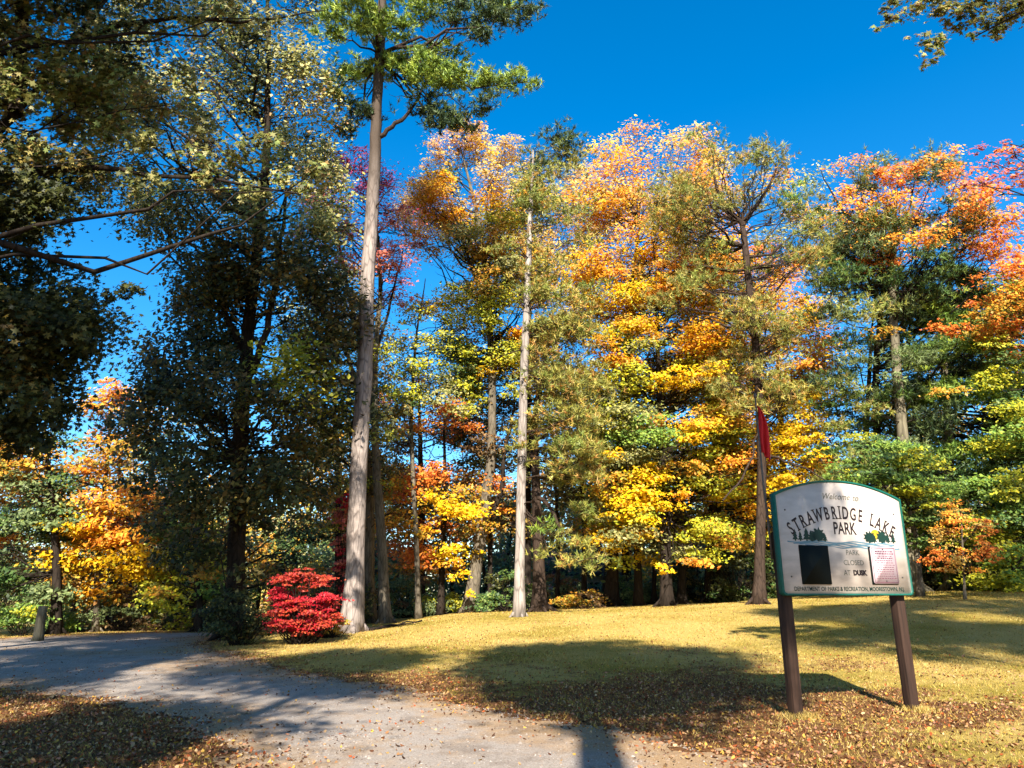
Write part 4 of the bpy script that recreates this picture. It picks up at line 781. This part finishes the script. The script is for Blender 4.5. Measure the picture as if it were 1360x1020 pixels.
def text_mesh(chars, size, sx=1.0, shear=0, off=0.0):              # a line of text as flat-extruded mesh data, centred on its own origin
    cu = bpy.data.curves.new("t", 'FONT'); cu.body = chars; cu.size = size; cu.align_x = 'CENTER'; cu.extrude = .0012; cu.offset = off; cu.shear = shear; cu.resolution_u = 3
    o = bpy.data.objects.new("t", cu); COL.objects.link(o); dg = bpy.context.evaluated_depsgraph_get(); dg.update()
    me = bpy.data.meshes.new_from_object(o.evaluated_get(dg)); bpy.data.objects.remove(o); bpy.data.curves.remove(cu)
    nv = len(me.vertices); V = np.zeros(nv * 3); me.vertices.foreach_get("co", V); V = V.reshape(-1, 3)
    ix = np.zeros(len(me.loops), np.int32); me.loops.foreach_get("vertex_index", ix); sz = np.zeros(len(me.polygons), np.int32); me.polygons.foreach_get("loop_total", sz)
    bpy.data.meshes.remove(me); V[:, 0] *= sx; return V, ix, sz
def place_text(mb, T_, x, z, rot=0.0, y=-.0545):
    V, ix, sz = T_; c, s_ = math.cos(rot), math.sin(rot)
    Q = np.stack([x + V[:, 0] * c - V[:, 1] * s_, y - V[:, 2], z + V[:, 0] * s_ + V[:, 1] * c], 1); mb.add(Q, ix, sz)
def line_text(name, txt, size, x, z, mat, sx=1.0, y=-.0545, off=0, parent=sign, shear=0, rot=0):
    mb = MB(); place_text(mb, text_mesh(txt, size, sx, shear, off), x, z, rot, y); return mb.build(name, mat, parent)
# the arched name
mb = MB(); word = "STRAWBRIDGE LAKE"; wid_ = {'I': .5, 'W': 1.35, ' ': .75, 'L': .82, 'E': .85, 'S': .88, 'G': 1.08, 'T': .9, 'B': .95}
tot = sum(wid_.get(ch, 1) for ch in word); span = W * .84; RA = 1.7; x = -span / 2
for ch in word:
    wv = wid_.get(ch, 1) * span / tot; xc = x + wv / 2; x += wv
    if ch == ' ': continue
    a = xc / RA; zz = 2.70 - RA + RA * math.cos(a)
    V, ix, sz = text_mesh(ch, .262, .61, off=.0045)
    place_text(mb, (V, ix, sz), RA * math.sin(a), zz, -a)
    # serifs
    lo, hi = V[:, 0].min(), V[:, 0].max()
    for (fx, fz) in {'S': [], 'T': [(0, 0)], 'R': [(lo + .018, 0), (hi - .01, 0)], 'A': [(lo + .008, 0), (hi - .008, 0)], 'W': [(lo + .01, .178), (hi - .01, .178)], 'B': [], 'I': [(0, 0), (0, .178)], 'D': [], 'G': [], 'E': [], 'L': [(lo + .018, .178)], 'K': [(lo + .018, 0), (hi - .01, 0), (lo + .018, .178)]}.get(ch, []):
        b = np.array([[fx - .026, fz - .005, -.0012], [fx + .026, fz - .005, -.0012], [fx + .026, fz + .008, -.0012], [fx - .026, fz + .008, -.0012]]); b2 = b.copy(); b2[:, 2] = .0026
        place_text(mb, (np.concatenate([b, b2]), np.array([3,2,1,0, 4,5,6,7, 0,1,5,4, 1,2,6,5, 2,3,7,6, 3,0,4,7]), np.array([4]*6)), RA * math.sin(a), zz, -a)
mb.build('name_lettering', M_INK, sign)
line_text('name_lettering', "PARK", .25, .04, 2.475, M_INK, .68, off=.004)
line_text('greeting_lettering', "Welcome", .13, -.06, 2.985, M_FADED, 1.0, shear=.35)
line_text('greeting_lettering', "to", .13, .30, 2.975, M_FADED, 1.0, shear=.35)
line_text('notice_lettering', "PARK", .105, .13, 2.175, M_FADED, .95)
line_text('notice_lettering', "CLOSED", .105, .13, 2.03, M_FADED, .95)
line_text('notice_lettering', "AT", .105, -.01, 1.885, M_FADED, .9)
line_text('notice_lettering', "DUSK", .098, .22, 1.888, M_INK, .95, off=.006)
line_text('department_lettering', "DEPARTMENT OF PARKS & RECREATION, MOORESTOWN, N.J.", .082, .02, 1.665, M_TREEG, .86, off=.001)
# painted scene: fir trees, sun, water
def fir(mb, x, z, h, wv, y=-.0548):
    P = [(-.012, 0), (.012, 0), (.012, h * .12)]
    L = [(wv, .12), (.45 * wv, .36), (.8 * wv, .38), (.35 * wv, .62), (.55 * wv, .64), (0, 1)]
    P += [(a, h * b) for a, b in L]; P += [(-a, h * b) for a, b in L[-2::-1]] + [(-.012, h * .12)]
    P = np.array(P); V = np.stack([x + P[:, 0], np.full(len(P), y), z + P[:, 1]], 1); mb.add(V, np.arange(len(P)), [len(P)])
for side, lst in (('l', [(-.86, .17, .05), (-.77, .14, .045), (-.66, .19, .07), (-.58, .16, .05), (-.34, .12, .05)]), ('r', [(.56, .13, .06), (.82, .15, .05), (.92, .16, .05)])):
    mb = MB()
    for k, (x, h, wv) in enumerate(lst): fir(mb, x, 2.36, h, wv, -.0548 - .0004 * k)
    for (x, z, w_, h_) in ([(-.45, 2.455, .11, .09), (-.56, 2.42, .06, .06)] if side == 'l' else [(.48, 2.44, .10, .08), (.71, 2.45, .09, .09)]):   # round leafy trees with a ragged edge
        k = np.arange(26); a = k * 2 * math.pi / 26; q = 1 + .20 * np.sin(k * 2.4) + .10 * np.cos(k * 4.1)
        mb.add(np.stack([x + w_ * q * np.cos(a), np.full(26, -.0563), z + h_ * q * np.sin(a)], 1), k, [26])
        mb.add([[x - .01, -.0562, 2.36], [x + .01, -.0562, 2.36], [x + .007, -.0562, z], [x - .007, -.0562, z]], [0, 1, 2, 3], [4])
    mb.build('painted_trees', M_TREEG, sign)
mb = MB(); a = np.arange(24) * 2 * math.pi / 24; mb.add(np.stack([.60 + .085 * np.cos(a), np.full(24, -.0530), 2.48 + .075 * np.sin(a)], 1), np.arange(24), [24]); mb.build('painted_sun', M_SUN, sign)
mb = MB()
for k in range(5):
    xs_ = np.linspace(-1.0 + .1 * k, 1.02 - .13 * (4 - k) % .3, 60); zc = 2.355 - .018 * k + .012 * np.sin(xs_ * (9 + k) + k * 1.3); th = .004 + .007 * np.abs(np.sin(xs_ * 4 + k))
    for i in range(59): mb.add([[xs_[i], -.0540 - .0003 * k, zc[i] - th[i]], [xs_[i+1], -.0540 - .0003 * k, zc[i+1] - th[i+1]], [xs_[i+1], -.0540 - .0003 * k, zc[i+1] + th[i+1]], [xs_[i], -.0540 - .0003 * k, zc[i] + th[i]]], [0, 1, 2, 3], [4])
mb.build('painted_water', M_WATER, sign)
def plate(x0, x1, z0, z1, y0, y1, name, mat, parent, r=.02):
    P = []
    for cx, cz, a0 in ((x1 - r, z0 + r, -90), (x1 - r, z1 - r, 0), (x0 + r, z1 - r, 90), (x0 + r, z0 + r, 180)):
        for k in range(5): a = R(a0 + k * 22.5); P.append((cx + r * math.cos(a), cz + r * math.sin(a)))
    return prism(np.array(P), y0, y1, name, mat, parent)
nb = plate(-.82, -.32, 1.755, 2.30, -.075, -.0525, 'black_panel', M_BLACK, sign, .008)
pn = plate(.42, .90, 1.755, 2.30, -.064, -.0525, 'notice_back', M_BLACK, sign, .008)
pk = plate(.445, .915, 1.765, 2.305, -.070, -.0642, 'notice_plate', M_PINK, sign, .04)
mb = MB()
x0, x1, z0, z1 = .463, .897, 1.783, 2.287
for (a0, b0, a1, b1) in ((x0, z0, x1, z0 + .007), (x0, z1 - .007, x1, z1), (x0, z0 + .0072, x0 + .007, z1 - .0072), (x1 - .007, z0 + .0072, x1, z1 - .0072)): mb.box((a0, -.0716, b0), (a1, -.0702, b1))
rn = r_(5)
for k in range(13):                                              # rows of small illegible print
    zz = 2.225 - k * .032; x = x0 + .04 + rn.uniform(0, .03)
    while x < x1 - .06:
        l = rn.uniform(.012, .045); mb.box((x, -.0712, zz), (min(x + l, x1 - .03), -.0702, zz + (.016 if k in (0, 1, 3) else .009))); x += l + .012
mb.build('notice_print', M_MAUVE, pk)
for (bx, bz) in ((.68, 2.265), (.68, 1.805)):
    mb = MB(); mb.tube(np.array([[bx, -.0705, bz], [bx, -.076, bz]]), [.012, .009], 10); mb.build('bolt', M_METAL, pk)
for (bx, bz) in ((-.99, 1.86), (-.99, 2.80), (1.0, 1.86), (1.0, 2.80)):
    mb = MB(); mb.tube(np.array([[bx, -.0525, bz], [bx, -.061, bz]]), [.013, .010], 10); mb.build('bolt', M_METAL, sign)
# flag on a thin pole tied to the sign's left post
M_POLE = plain("pole_grey", srgb(120, 110, 100), .5, .1, 20, 0)
M_RED = plain("flag_red", srgb(255, 44, 48), .7, .12, 9, .2)
fx, fy = 3.745, 10.98
flag = empty('flag_pole', (fx, fy, float(ground_z(fx, fy))), label='thin grey pole with a limp furled red flag fixed behind the sign edge', cat='flag')
mb = MB(); mb.tube(np.array([[.03, 0, 2.1], [.02, 0, 2.6], [.0, 0, 3.2], [0, 0, 4.52]]), [.019, .018, .015, .011], 10); mb.build('pole', M_POLE, flag, smooth=True)
mb = MB(); q = np.linspace(0, 1, 7); mb.tube(np.stack([0 * q, 0 * q, 4.52 + .09 * q], 1), [.012, .02, .026, .026, .02, .012, .002], 10); mb.build('finial', M_POLE, flag, smooth=True)
nu, nv = 15, 34; uu = np.linspace(0, 1, nu); vv = np.linspace(0, 1, nv); U, Vv = np.meshgrid(uu, vv)
wdt = .03 + .13 * np.sin(Vv * 2.5) ** .9; 
X = .018 + U * wdt + .012 * np.sin(Vv * 7); Yq = .045 * np.sin(U * 13 + Vv * 2.5) * (.4 + .6 * Vv); Zq = 4.42 - Vv * (.74 + .10 * U) - .05 * U 
P = np.stack([X, Yq, Zq], -1).reshape(-1, 3); i = np.arange(nv - 1)[:, None] * nu; j = np.arange(nu - 1)[None, :]
q4 = np.stack([i + j, i + j + 1, i + nu + j + 1, i + nu + j], -1).reshape(-1)
mb = MB(); mb.add(P, q4, np.full((nu - 1) * (nv - 1), 4)); o = mb.build('flag_cloth', M_RED, flag, smooth=True)
sm = o.modifiers.new('thick', 'SOLIDIFY'); sm.thickness = .004

# ================================================================ far house, stump, fallen branch
M_WHITE = plain("house_white", srgb(226, 226, 228), .6, .06, 4, .1)
M_ROOF = plain("roof_grey", srgb(78, 74, 76), .8, .2, 6, .2)
M_GLASS = plain("window_dark", srgb(22, 28, 34), .15, .1, 4, 0, spec=.6)
def house(px, Y, w_, h_, label, nwin):
    b = at(px, 800, Y); z = float(ground_z(b[0], b[1])); o = empty('white_house', (b[0], b[1], z), label=label, cat='house')
    mb = MB(); mb.box((-w_ / 2, 0, -.2), (w_ / 2, 6, h_)); mb.build('wall', M_WHITE, o)
    mb = MB(); V = [[-w_/2-.3, -.4, h_+.01], [w_/2+.3, -.4, h_+.01], [w_/2+.3, 6.4, h_+.01], [-w_/2-.3, 6.4, h_+.01], [-w_/2-.3, 3, h_+2], [w_/2+.3, 3, h_+2]]
    mb.add(V, [0,1,5,4, 2,3,4,5, 1,2,5, 3,0,4, 3,2,1,0], [4,4,3,3,4]); rf_ = mb.build('roof', M_ROOF, o)
    mb = MB(); mb.box((w_ * .2, 2.4, h_ + 1.2), (w_ * .2 + .6, 3.0, h_ + 2.8)); mb.build('chimney', M_ROOF, rf_)
    for k in range(nwin):
        x = -w_ / 2 + (k + .5) * w_ / nwin; fr = MB()
        for (a0, b0, a1, b1) in ((-.55, .8, .55, .9), (-.55, 2.0, .55, 2.1), (-.55, .9, -.45, 2.0), (.45, .9, .55, 2.0), (-.03, .9, .03, 2.0)): fr.box((x + a0, -.06, b0), (x + a1, -.003, b1))
        wn = fr.build('window', M_WHITE, o); g = MB(); g.box((x - .449, -.03, .901), (x - .031, -.004, 1.999)); g.box((x + .031, -.03, .901), (x + .449, -.004, 1.999)); g.build('pane', M_GLASS, wn)
house(778, 58, 5.2, 2.5, 'small white house with dark windows seen through the trunks in the centre', 4)
house(470, 56, 5.0, 2.8, 'white house partly seen between the pine and grey trunks', 3)
mb = MB(); b = at(52, 838, 27.5)[:2]; z = float(ground_z(*b)); h = 44 * mpp(820, b[1])
mb.tube(np.array([[0, 0, -.1], [0.02, 0, .2], [0, 0, h * .6], [.01, 0, h]]), [.22, .17, .15, .15], 12, wob=.05, rng=r_(9)); o = mb.build('tree_stump', BARK['smooth'], loc=(b[0], b[1], z)); tag(o, 'tall pale cut tree stump beside the road at the left', 'stump')
p0, p1 = gp(492, 838), gp(560, 826); rr_ = r_(10); q = np.linspace(0, 1, 9); P = np.stack([p0[0] + (p1[0] - p0[0]) * q, p0[1] + (p1[1] - p0[1]) * q, 0 * q], 1); P[:, 2] = ground_z(P[:, 0], P[:, 1]) + .05; b = P[0].copy(); P[1:-1] += rr_.standard_normal((7, 3)) * .03
mb = MB(); mb.tube(P - b, np.linspace(.07, .03, 9), 8, wob=.05, rng=rr_); mb.tube(np.array([P[4], P[4] + [.3, .25, .12], P[4] + [.7, .4, .1]]) - b, [.035, .025, .01], 6); tag(mb.build('fallen_branch', BARK['dark'], loc=tuple(b)), 'long dark fallen branch on the grass right of the pine foot', 'branch')
